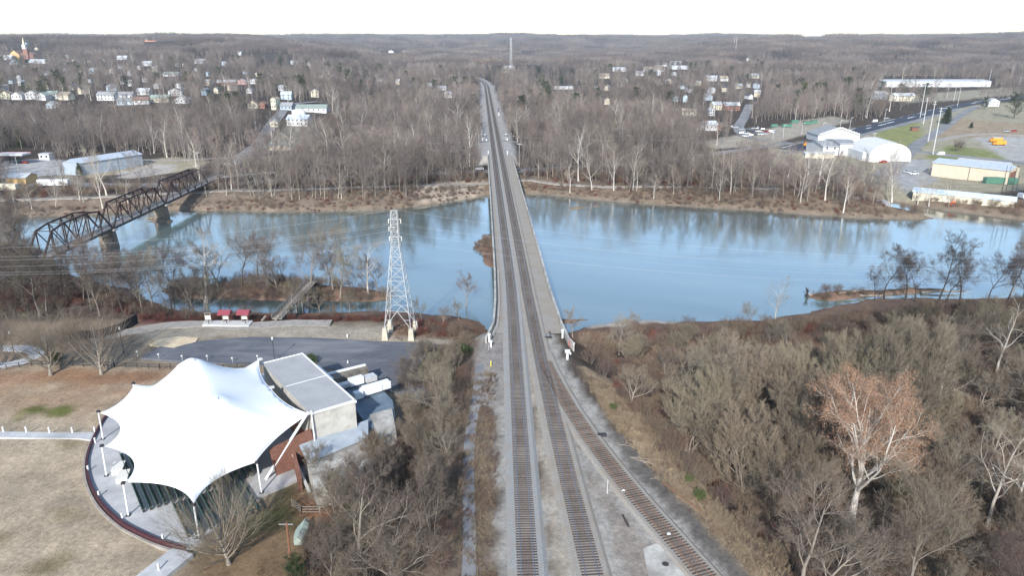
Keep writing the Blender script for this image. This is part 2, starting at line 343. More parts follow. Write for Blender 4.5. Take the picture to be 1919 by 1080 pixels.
zone([(150,305),(250,300),(330,290),(400,300),(330,320),(225,322),(160,330)], -4.5, (.34,.29,.20), 3, .35); zone([(225,318),(290,304),(335,305),(320,320),(250,330),(220,330)], -4.5, (.42,.38,.33), 1.5, .2)
zone([(480,240),(560,205),(620,212),(600,235),(520,250)], 6, (.24,.22,.17), 4, .4)
zone([(0,380),(250,372),(360,362),(500,358),(760,352),(900,338),(905,350),(800,370),(500,384),(0,395)], -6.5, (.20,.155,.115), 2, .6)
zone([(770,362),(850,348),(905,346),(905,358),(850,370),(790,376)], -8, (.38,.31,.24), 1.5, .4)
verts = np.stack([gx, gy, gh], -1).reshape(-1, 3)
me = bpy.data.meshes.new('ground'); nv = len(verts); nr = len(ROWS)
a = (np.arange(nr - 1)[:, None] * NC + np.arange(NC - 1)[None, :]).ravel()
q = np.stack([a, a + 1, a + NC + 1, a + NC], 1)
me.vertices.add(nv); me.vertices.foreach_set('co', verts.ravel()); me.loops.add(q.size); me.loops.foreach_set('vertex_index', q.ravel())
me.polygons.add(len(q)); me.polygons.foreach_set('loop_start', np.arange(0, q.size, 4)); me.polygons.foreach_set('loop_total', np.full(len(q), 4))
me.update(); me.polygons.foreach_set('use_smooth', np.ones(len(q), bool))
ca = me.color_attributes.new('cover', 'FLOAT_COLOR', 'POINT'); ca.data.foreach_set('color', np.concatenate([col.reshape(-1, 3), np.ones((nv, 1))], 1).astype(np.float32).ravel())
m = bpy.data.materials.new('ground'); m.use_nodes = True; N = m.node_tree.nodes; L = m.node_tree.links; b = N['Principled BSDF']; b.inputs['Roughness'].default_value = .95; b.inputs['Specular IOR Level'].default_value = .1
at = N.new('ShaderNodeAttribute'); at.attribute_name = 'cover'; ge = N.new('ShaderNodeNewGeometry')
cur = at.outputs['Color']
for sc_, k, dd in ((1.6, .55, 5), (.28, .42, 4), (6, .3, 3)):
    nz = N.new('ShaderNodeTexNoise'); nz.inputs['Scale'].default_value = sc_; nz.inputs['Detail'].default_value = dd; nz.inputs['Roughness'].default_value = .65; L.new(ge.outputs['Position'], nz.inputs[0])
    mr = N.new('ShaderNodeMapRange'); mr.inputs[1].default_value = .3; mr.inputs[2].default_value = .7; mr.inputs[3].default_value = 1 - k / 2; mr.inputs[4].default_value = 1 + k / 2; L.new(nz.outputs[0], mr.inputs[0])
    hs = N.new('ShaderNodeHueSaturation'); L.new(mr.outputs[0], hs.inputs['Value']); L.new(cur, hs.inputs['Color']); cur = hs.outputs[0]
L.new(cur, b.inputs['Base Color'])
bp = N.new('ShaderNodeBump'); bp.inputs['Strength'].default_value = .5; bp.inputs['Distance'].default_value = .25; L.new(nz.outputs[0], bp.inputs['Height']); L.new(bp.outputs[0], b.inputs['Normal'])
me.materials.append(m); MT['ground'] = m
ground = bpy.data.objects.new('ground', me); C.objects.link(ground); tag(ground, kind='structure')
# ---------------------------------------------------------------- water
m = bpy.data.materials.new('river'); m.use_nodes = True; N = m.node_tree.nodes; L = m.node_tree.links; b = N['Principled BSDF']
b.inputs['Roughness'].default_value = .10; b.inputs['IOR'].default_value = 1.65; b.inputs['Specular IOR Level'].default_value = .9; b.inputs['Coat Weight'].default_value = 1; b.inputs['Coat IOR'].default_value = 1.5; b.inputs['Coat Roughness'].default_value = .09
ge = N.new('ShaderNodeNewGeometry')
mp = N.new('ShaderNodeMapping'); mp.inputs['Scale'].default_value = (.35, 1.1, 1); L.new(ge.outputs['Position'], mp.inputs[0])
nz = N.new('ShaderNodeTexNoise'); nz.inputs['Scale'].default_value = 1.4; nz.inputs['Detail'].default_value = 5; nz.inputs['Roughness'].default_value = .6; nz.inputs['Distortion'].default_value = .6; L.new(mp.outputs[0], nz.inputs[0])
# riffles: the current ruffles the surface more in some places
mp2 = N.new('ShaderNodeMapping'); mp2.inputs['Scale'].default_value = (.02, .06, 1); L.new(ge.outputs['Position'], mp2.inputs[0])
n2_ = N.new('ShaderNodeTexNoise'); n2_.inputs['Scale'].default_value = 1; n2_.inputs['Detail'].default_value = 4; n2_.inputs['Distortion'].default_value = 1.2; L.new(mp2.outputs[0], n2_.inputs[0])
mp3 = N.new('ShaderNodeMapping'); mp3.inputs['Scale'].default_value = (.006, .014, 1); L.new(ge.outputs['Position'], mp3.inputs[0])
n3_ = N.new('ShaderNodeTexNoise'); n3_.inputs['Scale'].default_value = 1; n3_.inputs['Detail'].default_value = 5; n3_.inputs['Roughness'].default_value = .6; n3_.inputs['Distortion'].default_value = .8; L.new(mp3.outputs[0], n3_.inputs[0])
rp3 = N.new('ShaderNodeValToRGB'); rp3.color_ramp.elements[0].position = .38; rp3.color_ramp.elements[1].position = .64; rp3.color_ramp.elements[0].color = (.045, .08, .072, 1); rp3.color_ramp.elements[1].color = (.125, .175, .158, 1); L.new(n3_.outputs[0], rp3.inputs[0]); L.new(rp3.outputs[0], b.inputs['Base Color'])
mr = N.new('ShaderNodeMapRange'); mr.inputs[1].default_value = .45; mr.inputs[2].default_value = .72; mr.inputs[3].default_value = .05; mr.inputs[4].default_value = .95; L.new(n2_.outputs[0], mr.inputs[0])
bp = N.new('ShaderNodeBump'); bp.inputs['Distance'].default_value = .12; L.new(nz.outputs[0], bp.inputs['Height']); L.new(mr.outputs[0], bp.inputs['Strength']); L.new(bp.outputs[0], b.inputs['Normal'])
MT['river'] = m
tag(MB().add([(-1400, 120, WZ), (1400, 120, WZ), (1400, 420, WZ), (-1400, 420, WZ)], [(0, 1, 2, 3)]).build('river', 'river'), kind='structure')
# ---------------------------------------------------------------- roads and paths as ribbons draped on the ground
OPENR = []; FOOT = []; VIS = []
def ribbon(name, pts, width, m, lift=.06, kind='structure', step=2.0, th=.0, flat=None, label=None, cat=None, w2=None):
    P = [Vector((p[0], p[1], 0)) for p in pts]; out = []
    for i in range(len(P) - 1):
        n = max(1, int((P[i + 1] - P[i]).length / step))
        for k in range(n):
            t = k / n; p0 = P[max(i - 1, 0)]; p1 = P[i]; p2 = P[i + 1]; p3 = P[min(i + 2, len(P) - 1)]
            out.append(.5 * ((2 * p1) + (p2 - p0) * t + (2 * p0 - 5 * p1 + 4 * p2 - p3) * t * t + (3 * p1 - p0 - 3 * p2 + p3) * t ** 3))
    out.append(P[-1]); vs = []; n = len(out); NW = 5
    for i, p in enumerate(out):
        d = (out[min(i + 1, n - 1)] - out[max(i - 1, 0)]).normalized(); s = Vector((d.y, -d.x, 0)); wd = width if w2 is None else width + (w2 - width) * i / (n - 1)
        for k in range(NW): q = p + s * wd * (k / (NW - 1) - .5); vs.append((q.x, q.y))
    A = np.array(vs); h = height(A[:, 0], A[:, 1]).reshape(n, NW); hh = np.repeat(h.max(1)[:, None], NW, 1)
    kk = min(9, n); hh = np.apply_along_axis(lambda c: np.convolve(np.pad(c, kk // 2, 'edge'), np.ones(kk) / kk, 'valid')[:n], 0, hh)
    if flat is not None: hh = np.maximum(hh, h.max(1)[:, None]) if flat == 'max' else np.full(hh.shape, flat)
    z = (np.maximum(hh, h.max(1)[:, None] - .0) + lift).ravel()
    mb = MB(); mb.add([(A[i, 0], A[i, 1], z[i]) for i in range(len(A))], [(i * NW + k, i * NW + k + 1, (i + 1) * NW + k + 1, (i + 1) * NW + k) for i in range(n - 1) for k in range(NW - 1)])
    # skirts
    m0 = len(mb.v)
    for i in range(n):
        for k in (0, NW - 1): mb.v.append((A[i * NW + k, 0], A[i * NW + k, 1], z[i * NW + k] - .5))
    for i in range(n - 1): mb.f.append((i * NW, (i + 1) * NW, m0 + 2 * (i + 1), m0 + 2 * i)); mb.f.append(((i + 1) * NW + NW - 1, i * NW + NW - 1, m0 + 2 * i + 1, m0 + 2 * (i + 1) + 1))
    o = mb.build(name, m); tag(o, label, cat, kind=kind); OPENR.append((np.array([(p.x, p.y) for p in out]), width / 2)); return out, z
def pl(pts, z): return [Wd(a, b, z) for a, b in pts]
ribbon('road', pl([(-500,352),(0,348),(400,346),(520,339),(660,333),(780,326),(905,322),(980,319),(1060,315),(1160,309),(1250,300),(1330,290),(1400,279),(1480,268)], -5.5), 8.5, 'asphalt', .10)
ribbon('riverside_path', pl([(-300,378),(0,378),(200,372),(350,364),(500,360),(620,357),(760,354),(850,350),(910,343),(985,339),(1060,346),(1150,352),(1300,355),(1450,358),(1560,363),(1620,370),(1655,378)], -6.5), 3.6, 'path_dirt', .08)
hwy = pl([(1480,268),(1560,249),(1640,231),(1720,214),(1800,197),(1880,186),(1960,176)], -1.5)
ribbon('highway', hwy, 15, 'asphalt_new', .15)
for k in (-6.6, -.3, .3): ribbon('lane_line', [(a + k * .35, b - k * .94) for a, b in hwy], .5, 'paint', .22)
 
hw2 = pl([(1475,274),(1560,256),(1640,238),(1720,221),(1800,202.5)], -1.5); ribbon('highway', hw2, 7, 'asphalt', .12)
ribbon('access_road', pl([(1650,320),(1690,290),(1722,262),(1760,240),(1800,215),(1830,200)], -2.5), 9, 'asphalt', .1, w2=7)
ribbon('access_road', pl([(1700,275),(1745,277),(1800,284),(1870,290),(1919,296),(2050,315)], -2.5), 9, 'asphalt', .12)
ribbon('yard_road', pl([(1748,256),(1800,246),(1860,243),(1930,246)], -1.8), 6, 'path_dirt', .12)
ribbon('town_road', pl([(430,290),(480,255),(500,235),(520,222),(545,208),(600,200)], 0), 9, 'asphalt', .15)
ribbon('town_road', pl([(1405,195),(1395,215),(1385,232),(1400,245),(1440,252)], -1), 8, 'asphalt', .14)
ribbon('side_track', pl([(170,300),(280,296),(400,292),(520,290)], -4), 5, 'path_dirt', .1)
ribbon('crossing_road', pl([(700,262),(840,266),(895,266),(950,264),(985,263)], -.3), 5, 'asphalt', .1)
# near side: car park, plaza, walks
def slab(name, poly, z0, z1, m, kind='structure', label=None, cat=None, group=None):
    area = sum(poly[i][0] * poly[(i + 1) % len(poly)][1] - poly[(i + 1) % len(poly)][0] * poly[i][1] for i in range(len(poly)))
    if area < 0: poly = poly[::-1]
    return tag(MB().prism(poly, z0, z1).build(name, m), label, cat, group, kind)
LZ = -5.2   # level of the paved park areas
# ---------------------------------------------------------------- trees
def norm(a): return a / (np.linalg.norm(a, axis=-1, keepdims=True) + 1e-9)
def kids(rs, P, Rr, Ln, n, t0, t1, ang, angj, lr, lj, fall, rr, seg, wig, up, inh=0.0):
    """children of every polyline: P (N,S,3), radii Rr (N,S), lengths Ln (N)"""
    Nn, S, _ = P.shape; M = Nn * n
    t = (np.arange(n)[None, :] + rs.rand(Nn, n)) / n * (t1 - t0) + t0
    f = t * (S - 1); i = np.clip(f.astype(int), 0, S - 2); fr = (f - i)[..., None]; ii = np.arange(Nn)[:, None]
    p0 = P[ii, i] * (1 - fr) + P[ii, i + 1] * fr; d = norm(P[ii, i + 1] - P[ii, i]); r = Rr[ii, i] * (1 - fr[..., 0]) + Rr[ii, i + 1] * fr[..., 0]
    ref = np.where(np.abs(d[..., 2:3]) < .9, np.array([0, 0, 1.]), np.array([1., 0, 0])); sx = norm(np.cross(d, ref)); sy = np.cross(sx, d)
    az = (np.arange(n)[None, :] * 2.4 + rs.rand(Nn, 1) * 6.28 + rs.rand(Nn, n) * 1.2)[..., None]
    an = (np.radians(ang) + np.radians(angj) * (rs.rand(Nn, n) - .5) * 2)[..., None]
    cd = norm(d * np.cos(an) + (sx * np.cos(az) + sy * np.sin(az)) * np.sin(an))
    L = Ln[:, None] * lr * (1 - fall * (t - t0) / max(t1 - t0, 1e-6)) * (1 + lj * (rs.rand(Nn, n) - .5) * 2)
    cr = np.minimum(r * .85, rr * np.maximum(r, 1e-4) if rr < 1.5 else r)
    p0 = p0.reshape(M, 3); cd = cd.reshape(M, 3); L = L.reshape(M); cr = cr.reshape(M)
    return grow(rs, p0, cd, L, cr, seg, wig, up)
def grow(rs, p0, d, L, r0, seg, wig, up, tip=.25):
    M = len(p0); P = np.zeros((M, seg + 1, 3)); P[:, 0] = p0; cur = d.copy()
    for k in range(seg):
        cur = norm(cur + rs.randn(M, 3) * wig + np.array([0, 0, up]) / seg)
        P[:, k + 1] = P[:, k] + cur * (L / seg)[:, None]
    t = np.linspace(0, 1, seg + 1)[None, :]; Rr = r0[:, None] * (1 - (1 - tip) * t)
    return P, Rr, L
def tubes(P, Rr, k):
    M, S, _ = P.shape; T = np.empty_like(P); T[:, 1:-1] = P[:, 2:] - P[:, :-2]; T[:, 0] = P[:, 1] - P[:, 0]; T[:, -1] = P[:, -1] - P[:, -2]; T = norm(T)
    ref = np.where(np.abs(T[:, :1, 2:3]) < .9, np.array([0, 0, 1.]), np.array([1., 0, 0])); sx = norm(np.cross(T, np.repeat(ref, S, 1))); sy = np.cross(sx, T)
    a = (np.arange(k) / k * 2 * np.pi)[None, None, :, None]
    V = P[:, :, None, :] + (sx[:, :, None, :] * np.cos(a) + sy[:, :, None, :] * np.sin(a)) * Rr[:, :, None, None]
    b = np.arange(M)[:, None, None] * S * k + np.arange(S - 1)[None, :, None] * k; j = np.arange(k)[None, None, :]; j2 = (j + 1) % k
    F = np.stack([b + j, b + j2, b + k + j2, b + k + j], -1).reshape(-1, 4)
    return V.reshape(-1, 3), F
def strips(rs, P, Rr):
    M, S, _ = P.shape; d = norm(P[:, -1] - P[:, 0]); s = norm(np.cross(d, rs.randn(M, 3)))[:, None, :]
    V = np.stack([P - s * Rr[..., None], P + s * Rr[..., None]], 2); b = np.arange(M)[:, None] * S * 2 + np.arange(S - 1)[None, :] * 2
    return V.reshape(-1, 3), np.stack([b, b + 1, b + 3, b + 2], -1).reshape(-1, 4)
def quadmesh(name, parts, mats, smooth=True):      # parts: (V, F, material index)
    n = 0; vs = []; fs = []; mi = []
    for V, F, k in parts: vs.append(V); fs.append(F + n); mi.append(np.full(len(F), k)); n += len(V)
    V = np.concatenate(vs); F = np.concatenate(fs); me = bpy.data.meshes.new(name)
    me.vertices.add(len(V)); me.vertices.foreach_set('co', V.ravel().astype(np.float32)); me.loops.add(F.size); me.loops.foreach_set('vertex_index', F.ravel().astype(np.int32))
    me.polygons.add(len(F)); me.polygons.foreach_set('loop_start', np.arange(0, F.size, 4)); me.polygons.foreach_set('loop_total', np.full(len(F), 4))
    for m in mats: me.materials.append(MT[m])
    me.update(calc_edges=True)
    if len(mats) > 1: me.polygons.foreach_set('material_index', np.concatenate(mi))
    if smooth: me.polygons.foreach_set('use_smooth', np.ones(len(F), bool))
    return me
def leafquads(rs, pts, size, flat=0.0):
    M = len(pts); a = norm(rs.randn(M, 3) * np.array([1, 1, 1 - flat])); b = norm(np.cross(a, rs.randn(M, 3))); s = size * (.6 + .8 * rs.rand(M, 1))
    V = np.stack([pts - a * s, pts - b * s * .6, pts + a * s, pts + b * s * .6], 1).reshape(-1, 3)
    return V, np.arange(M * 4).reshape(M, 4)
def tree_meshes(name, seed, H, trunk_r, spec, bark, twig, tw=.012, leaf=None, join=False, lean=.05, stems=1, spread=0.0, crook=.04, up0=.1, trunkfrac=1.0):
    """spec: one row per level below the trunk: n t0 t1 ang angj lr lj fall rr seg wig up kind"""
    rs = np.random.RandomState(seed)
    p0 = np.zeros((stems, 3)); d = np.zeros((stems, 3)); d[:, 2] = 1
    if stems > 1:
        a = np.arange(stems) / stems * 6.28 + rs.rand(stems); p0[:, 0] = np.cos(a) * spread * .25; p0[:, 1] = np.sin(a) * spread * .25; d[:, 0] = np.cos(a) * spread * .3; d[:, 1] = np.sin(a) * spread * .3
    p0[:, 2] = -.35
    d += rs.randn(stems, 3) * lean; d = norm(d)
    L = np.full(stems, H * trunkfrac) * (1 - .25 * rs.rand(stems) * (stems > 1)); r = np.full(stems, trunk_r)
    lv = [grow(rs, p0, d, L, r, 7, crook, up0, tip=.12)]
    tp = []; cp = []; V, F = tubes(lv[0][0], lv[0][1] * (1 + .6 * np.exp(-np.arange(8) * 1.8))[None, :], 7); tp.append((V, F, 0))
    for li, s in enumerate(spec):
        s = dict(s); kind = s.pop('kind'); rmin = s.pop('rmin', None); src = s.pop('src', -1)
        P, Rr, Ln = kids(rs, *lv[src], **s)
        if rmin: Rr = np.maximum(Rr, rmin * np.linspace(1, .35, Rr.shape[1])[None, :])
        if kind == 'strip': Rr = np.full(Rr.shape, tw) * np.linspace(1, .25, Rr.shape[1])[None, :]
        lv.append((P, Rr, Ln))
        if kind == 'limb5': tp.append((*tubes(P, Rr, 5), 0))
        elif kind == 'limb4': tp.append((*tubes(P, Rr, 4), 0))
        elif kind == 'limb3': tp.append((*tubes(P, Rr, 3), 0))
        elif kind == 'twig3': cp.append((*tubes(P, Rr, 3), 0))
        elif kind == 'strip': cp.append((*strips(rs, P, Rr), 0))
    if leaf:
        nleaf, size, lm, jit = leaf[:4]; Pl = lv[-1][0]; sel = rs.randint(0, len(Pl), nleaf)
        if len(leaf) > 4: keep = fbm(Pl[:, -1, 0] / leaf[4] + 20, Pl[:, -1, 1] / leaf[4] + Pl[:, -1, 2] / leaf[4] * .7 + 20, 2) > leaf[5]; idx = np.where(keep)[0]; sel = idx[rs.randint(0, len(idx), nleaf)]
        k = rs.randint(1, Pl.shape[1], nleaf); pts = Pl[sel, k] + rs.randn(nleaf, 3) * jit; cp.append((*leafquads(rs, pts, size), 1))
    if join:
        mats = [bark, twig] + ([leaf[2]] if leaf else []); parts = [(V, F, 0) for V, F, k in tp] + [(V, F, 1 + k) for V, F, k in cp]
        return quadmesh(name, parts, mats), None
    return quadmesh('trunk', tp, [bark]), quadmesh('crown', cp, [twig] + ([leaf[2]] if leaf else []))
def L(n, t0, t1, ang, angj, lr, lj=.25, fall=.5, rr=.5, seg=3, wig=.12, up=.2, kind='limb4', **k):
    return dict(n=n, t0=t0, t1=t1, ang=ang, angj=angj, lr=lr, lj=lj, fall=fall, rr=rr, seg=seg, wig=wig, up=up, kind=kind, **k)
twigmat('bark_grey', [(0.230, 0.197, 0.164), (0.306, 0.269, 0.221), (0.192, 0.168, 0.144), (0.344, 0.297, 0.242)])
twigmat('twig_grey', [(0.185, 0.152, 0.113), (0.278, 0.232, 0.172), (0.176, 0.156, 0.117), (0.156, 0.117, 0.103), (0.288, 0.249, 0.173), (0.203, 0.159, 0.127), (0.139, 0.112, 0.090)])
twigmat('twig_wood', [(0.155, 0.124, 0.110), (0.218, 0.184, 0.159), (0.114, 0.093, 0.091), (0.258, 0.209, 0.170), (0.168, 0.146, 0.139), (0.219, 0.163, 0.131), (0.123, 0.103, 0.103), (0.269, 0.226, 0.193), (0.168, 0.125, 0.108)])
twigmat('twig_olive', [(0.184, 0.156, 0.107), (0.268, 0.227, 0.159), (0.139, 0.118, 0.089), (0.239, 0.191, 0.137), (0.194, 0.154, 0.119)])
twigmat('bark_white', [(.50,.46,.40), (.58,.54,.48), (.44,.39,.33), (.54,.49,.43)], patch=((.34,.29,.23), .35, .52, .75))
twigmat('twig_pale', [(0.316, 0.262, 0.198), (0.263, 0.217, 0.167), (0.352, 0.306, 0.233)])
twigmat('twig_brush', [(0.149, 0.103, 0.077), (0.218, 0.161, 0.110), (0.115, 0.081, 0.072), (0.253, 0.196, 0.127), (0.161, 0.092, 0.072)])
twigmat('twig_red', [(.15,.06,.05), (.19,.085,.06), (.13,.06,.05)])
twigmat('leaf_orange', [(.37,.215,.135), (.39,.23,.145), (.35,.20,.125)], patch=((.26,.16,.11), 1.5, .45, .6))
twigmat('leaf_green', [(.055,.085,.03), (.035,.06,.022), (.08,.10,.035), (.045,.065,.035)], patch=((.10,.12,.045), .8, .5, .65))
twigmat('leaf_pine', [(.045,.065,.03), (.06,.08,.035), (.035,.05,.028), (.08,.10,.03)], patch=((.025,.04,.02), .4, .5, .65))
twigmat('leaf_straw', [(.30,.24,.16), (.25,.19,.125), (.33,.27,.19)]); twigmat('leaf_yellow', [(.30,.25,.06), (.25,.22,.06)])
twigmat('bark_dark', [(.06,.05,.045), (.10,.08,.07), (.075,.065,.055)])
def std(ang=45, up=.35, n1=10, l1=.58, wig=.15, t0=.22, last=6, fin=4, a2=32):
    return [L(n1, t0, .97, ang, 16, l1, .3, .5, .6, 6, wig, up, 'limb5'), L(7, .2, .98, 38, 16, .52, .35, .4, .55, 5, wig, up, 'limb4'),
            L(7, .15, 1, a2, 15, .55, .3, .4, .55, 4, .13, up * .7, 'limb3', rmin=.014), L(last, .1, 1, a2, 16, .6, .3, .3, .5, 3, .13, up * .5, 'twig3', rmin=.009), L(fin, .1, 1, a2 - 4, 16, .6, .4, .2, .5, 2, .15, .15, 'strip')]
TREES = {}
def protos(key, n, fn): TREES[key] = [fn(i) for i in range(n)]
# fine ones for the near ground
protos('near', 6, lambda i: tree_meshes('tree', 100 + i, 8 + i * .9, .20, std(50 - i * 2, .4, 10, .62, .18, .16 + .02 * i), 'bark_grey', 'twig_grey', .008, crook=.09))
protos('dome', 5, lambda i: tree_meshes('tree', 200 + i, 7.0 + i * .7, .12, std(34, .9, 9, .72, .12, .06, 6, 5, 24), 'bark_grey', 'twig_olive', .0085, stems=4 + i % 2, spread=1.0, crook=.09))
protos('pole', 3, lambda i: tree_meshes('tree', 260 + i, 10 + i, .11, std(22, .5, 10, .30, .10, .3, 5, 4, 26), 'bark_grey', 'twig_grey', .009, stems=3, spread=.5, crook=.05))
protos('lawn', 2, lambda i: tree_meshes('tree', 300 + i, 8.5, .22, [L(20, .12, .5, 50, 10, .78, .15, .15, .5, 6, .06, .5, 'limb5'), L(8, .15, 1, 22, 10, .55, .3, .3, .5, 4, .07, .35, 'limb3'), L(8, .1, 1, 22, 10, .5, .3, .3, .5, 3, .09, .25, 'twig3', rmin=.009), L(5, .1, 1, 25, 12, .55, .3, .2, .5, 2, .12, .1, 'strip')], 'bark_grey', 'twig_grey', .009))
protos('syc', 4, lambda i: tree_meshes('tree', 400 + i, 17 + i, .34, [L(9, .28, .97, 42, 15, .50, .3, .5, .58, 7, .17, .35, 'limb5'), L(7, .2, .95, 42, 16, .5, .3, .4, .5, 5, .18, .2, 'limb4'), L(7, .2, 1, 38, 16, .5, .3, .3, .45, 4, .16, .1, 'twig3', rmin=.014), L(8, .1, 1, 36, 20, .5, .3, .3, .5, 2, .2, .1, 'strip')], 'bark_white', 'twig_pale', .010, crook=.06))
protos('bank', 4, lambda i: tree_meshes('tree', 500 + i, 13 + i, .20, std(46, .3, 9, .52, .22, .25, 6, 5, 36), 'bark_dark', 'twig_wood', .010, crook=.12, lean=.15))
def far_spec(k=1.0, ang=38, up=.5): return [L(9, .3, .98, ang, 14, .42, .25, .45, .5, 3, .12, up, 'limb3'), L(8, .15, 1, 36, 15, .5, .3, .4, .5, 2, .14, .3, 'twig3', rmin=.02), L(int(14 * k), .05, 1, 38, 20, .6, .35, .3, .5, 2, .15, .15, 'strip')]
protos('mid', 8, lambda i: tree_meshes('tree', 600 + i, (13 if i % 2 else 10.5) + i * .5, .18, [L(9, .2 if i % 2 else .12, .97, 34 if i % 2 else 50, 14, .42 if i % 2 else .56, .3, .4, .55, 4, .14, .5, 'limb3', rmin=.035), L(8, .15, 1, 36, 16, .5, .35, .4, .5, 2, .14, .3, 'twig3', rmin=.018), L(14, .05, 1, 36, 20, .55, .35, .3, .5, 2, .15, .15, 'strip')], 'bark_grey', 'twig_wood', .022, join=True, crook=.06))
protos('midsyc', 3, lambda i: tree_meshes('tree', 700 + i, 18 + i * 1.2, .28, [L(9, .25, .97, 36, 12, .48, .3, .5, .55, 5, .13, .4, 'limb4'), L(7, .2, .95, 40, 16, .5, .3, .4, .5, 4, .16, .2, 'limb3', rmin=.02), L(8, .15, 1, 38, 16, .5, .3, .3, .5, 3, .16, .1, 'twig3', rmin=.012), L(5, .15, 1, 38, 16, .5, .3, .3, .5, 2, .16, .1, 'strip')], 'bark_white', 'twig_pale', .016, crook=.05))
def evergreen(seed, H, wd, kind='round', lm='leaf_pine', n=5200, size=.17, join=False):
    rs = np.random.RandomState(seed); P, Rr, Ln = grow(rs, np.array([[0, 0, -.3]]), np.array([[0, 0, 1.]]), np.array([H * .96]), np.array([H * .018]), 6, .03, 0)
    tp = [(*tubes(P, Rr, 6), 0)]
    if kind == 'round': sp = L(30, .14, .98, 62, 16, .36, .3, .45, .4, 3, .12, .15, 'limb4')
    else: sp = L(60, .06, .99, 72, 10, .30 * wd, .15, .88, .35, 3, .06, .12, 'limb4')
    s = dict(sp); s.pop('kind'); B = kids(rs, P, Rr, Ln, **s); tp.append((*tubes(B[0], B[1], 3), 0))
    B2 = kids(rs, *B, n=8, t0=.15, t1=1, ang=45, angj=15, lr=.4, lj=.3, fall=.3, rr=.5, seg=2, wig=.15, up=.1)
    sel = rs.randint(0, len(B2[0]), n); k = rs.randint(0, 3, n); pts = B2[0][sel, k] + rs.randn(n, 3) * .22
    if join: return quadmesh('evergreen', tp + [(*leafquads(rs, pts, size), 1)], ['bark_dark', lm]), None
    return quadmesh('trunk', tp, ['bark_dark']), quadmesh('crown', [(*leafquads(rs, pts, size), 0)], [lm])
TREES['pine'] = [evergreen(800, 15, 1), evergreen(801, 17, 1), evergreen(802, 12, 1)]
TREES['farpine'] = [evergreen(820 + i, 15 + 2 * i, 1, n=1500, size=.34, join=True) for i in range(2)]
TREES['cedar'] = [evergreen(810, 10, 1.0, 'cone', n=6500), evergreen(811, 8, 1.15, 'cone', n=5200)]
TREES['shrub'] = [tree_meshes('shrub', 900 + i, 2.6 + i * .3, .03, [L(7, .1, .95, 34, 14, .6, .3, .4, .6, 3, .14, .2, 'limb3', rmin=.01), L(7, .1, 1, 36, 16, .5, .3, .3, .5, 2, .15, .1, 'twig3', rmin=.007), L(7, .1, 1, 36, 20, .55, .3, .3, .5, 2, .2, 0, 'strip')], 'bark_grey', 'twig_brush', .010, join=True, stems=7, spread=1.3) for i in range(3)]
TREES['redshrub'] = [tree_meshes('shrub', 930 + i, 1.9, .02, [L(7, .1, .95, 34, 14, .6, .3, .4, .6, 3, .14, .2, 'limb3', rmin=.01), L(8, .1, 1, 36, 16, .5, .3, .3, .5, 2, .15, .1, 'twig3', rmin=.008), L(7, .1, 1, 36, 20, .55, .3, .3, .5, 2, .2, 0, 'strip')], 'twig_red', 'twig_red', .011, join=True, stems=7, spread=1.4) for i in range(2)]
TREES['weed'] = [tree_meshes('weed', 950 + i, .8, .012, [L(9, .05, .95, 30, 14, .7, .3, .3, .6, 2, .14, .1, 'strip'), L(6, .1, 1, 30, 16, .5, .3, .3, .5, 2, .15, .1, 'strip')], 'twig_brush', 'leaf_straw' if i else 'twig_brush', .012, join=True, stems=9, spread=1.6) for i in range(2)]
TREES['bushgreen'] = [tree_meshes('bush', 970 + i, 2.2, .03, [L(8, .1, .95, 40, 14, .6, .3, .4, .6, 3, .14, .2, 'limb3', rmin=.01), L(8, .1, 1, 40, 16, .5, .3, .3, .5, 2, .15, .1, 'twig3', rmin=.007)], 'bark_dark', 'twig_olive', .012, stems=7, spread=1.4, leaf=(2600, .10, 'leaf_green', .10)) for i in range(2)]
# a grove of simplified trees for the far slopes
def grove(seed, half=26, n=26):
    rs = np.random.RandomState(seed); tp = []; cp = []; ev = []
    for i in range(n):
        x, y = (rs.rand(2) - .5) * 2 * half; H = 10 + rs.rand() * 6
        P, Rr, Ln = grow(rs, np.array([[x, y, -1.]]), np.array([[0, 0, 1.]]), np.array([H]), np.array([.2]), 3, .05, .1); tp.append((*tubes(P, Rr, 3), 0))
        B = kids(rs, P, Rr, Ln, n=9, t0=.25, t1=.98, ang=42, angj=15, lr=.42, lj=.3, fall=.4, rr=.5, seg=2, wig=.12, up=.4)
        B2 = kids(rs, *B, n=16, t0=.1, t1=1, ang=42, angj=20, lr=.55, lj=.3, fall=.3, rr=.5, seg=1, wig=.15, up=.2)
        B2[1][:] = .085 * np.linspace(1, .5, 2)[None, :]; cp.append((*strips(rs, B2[0], B2[1]), 0))
    return quadmesh('grove', [(V, F, 0) for V, F, k in tp] + [(V, F, 1) for V, F, k in cp], ['bark_grey', 'twig_wood'])
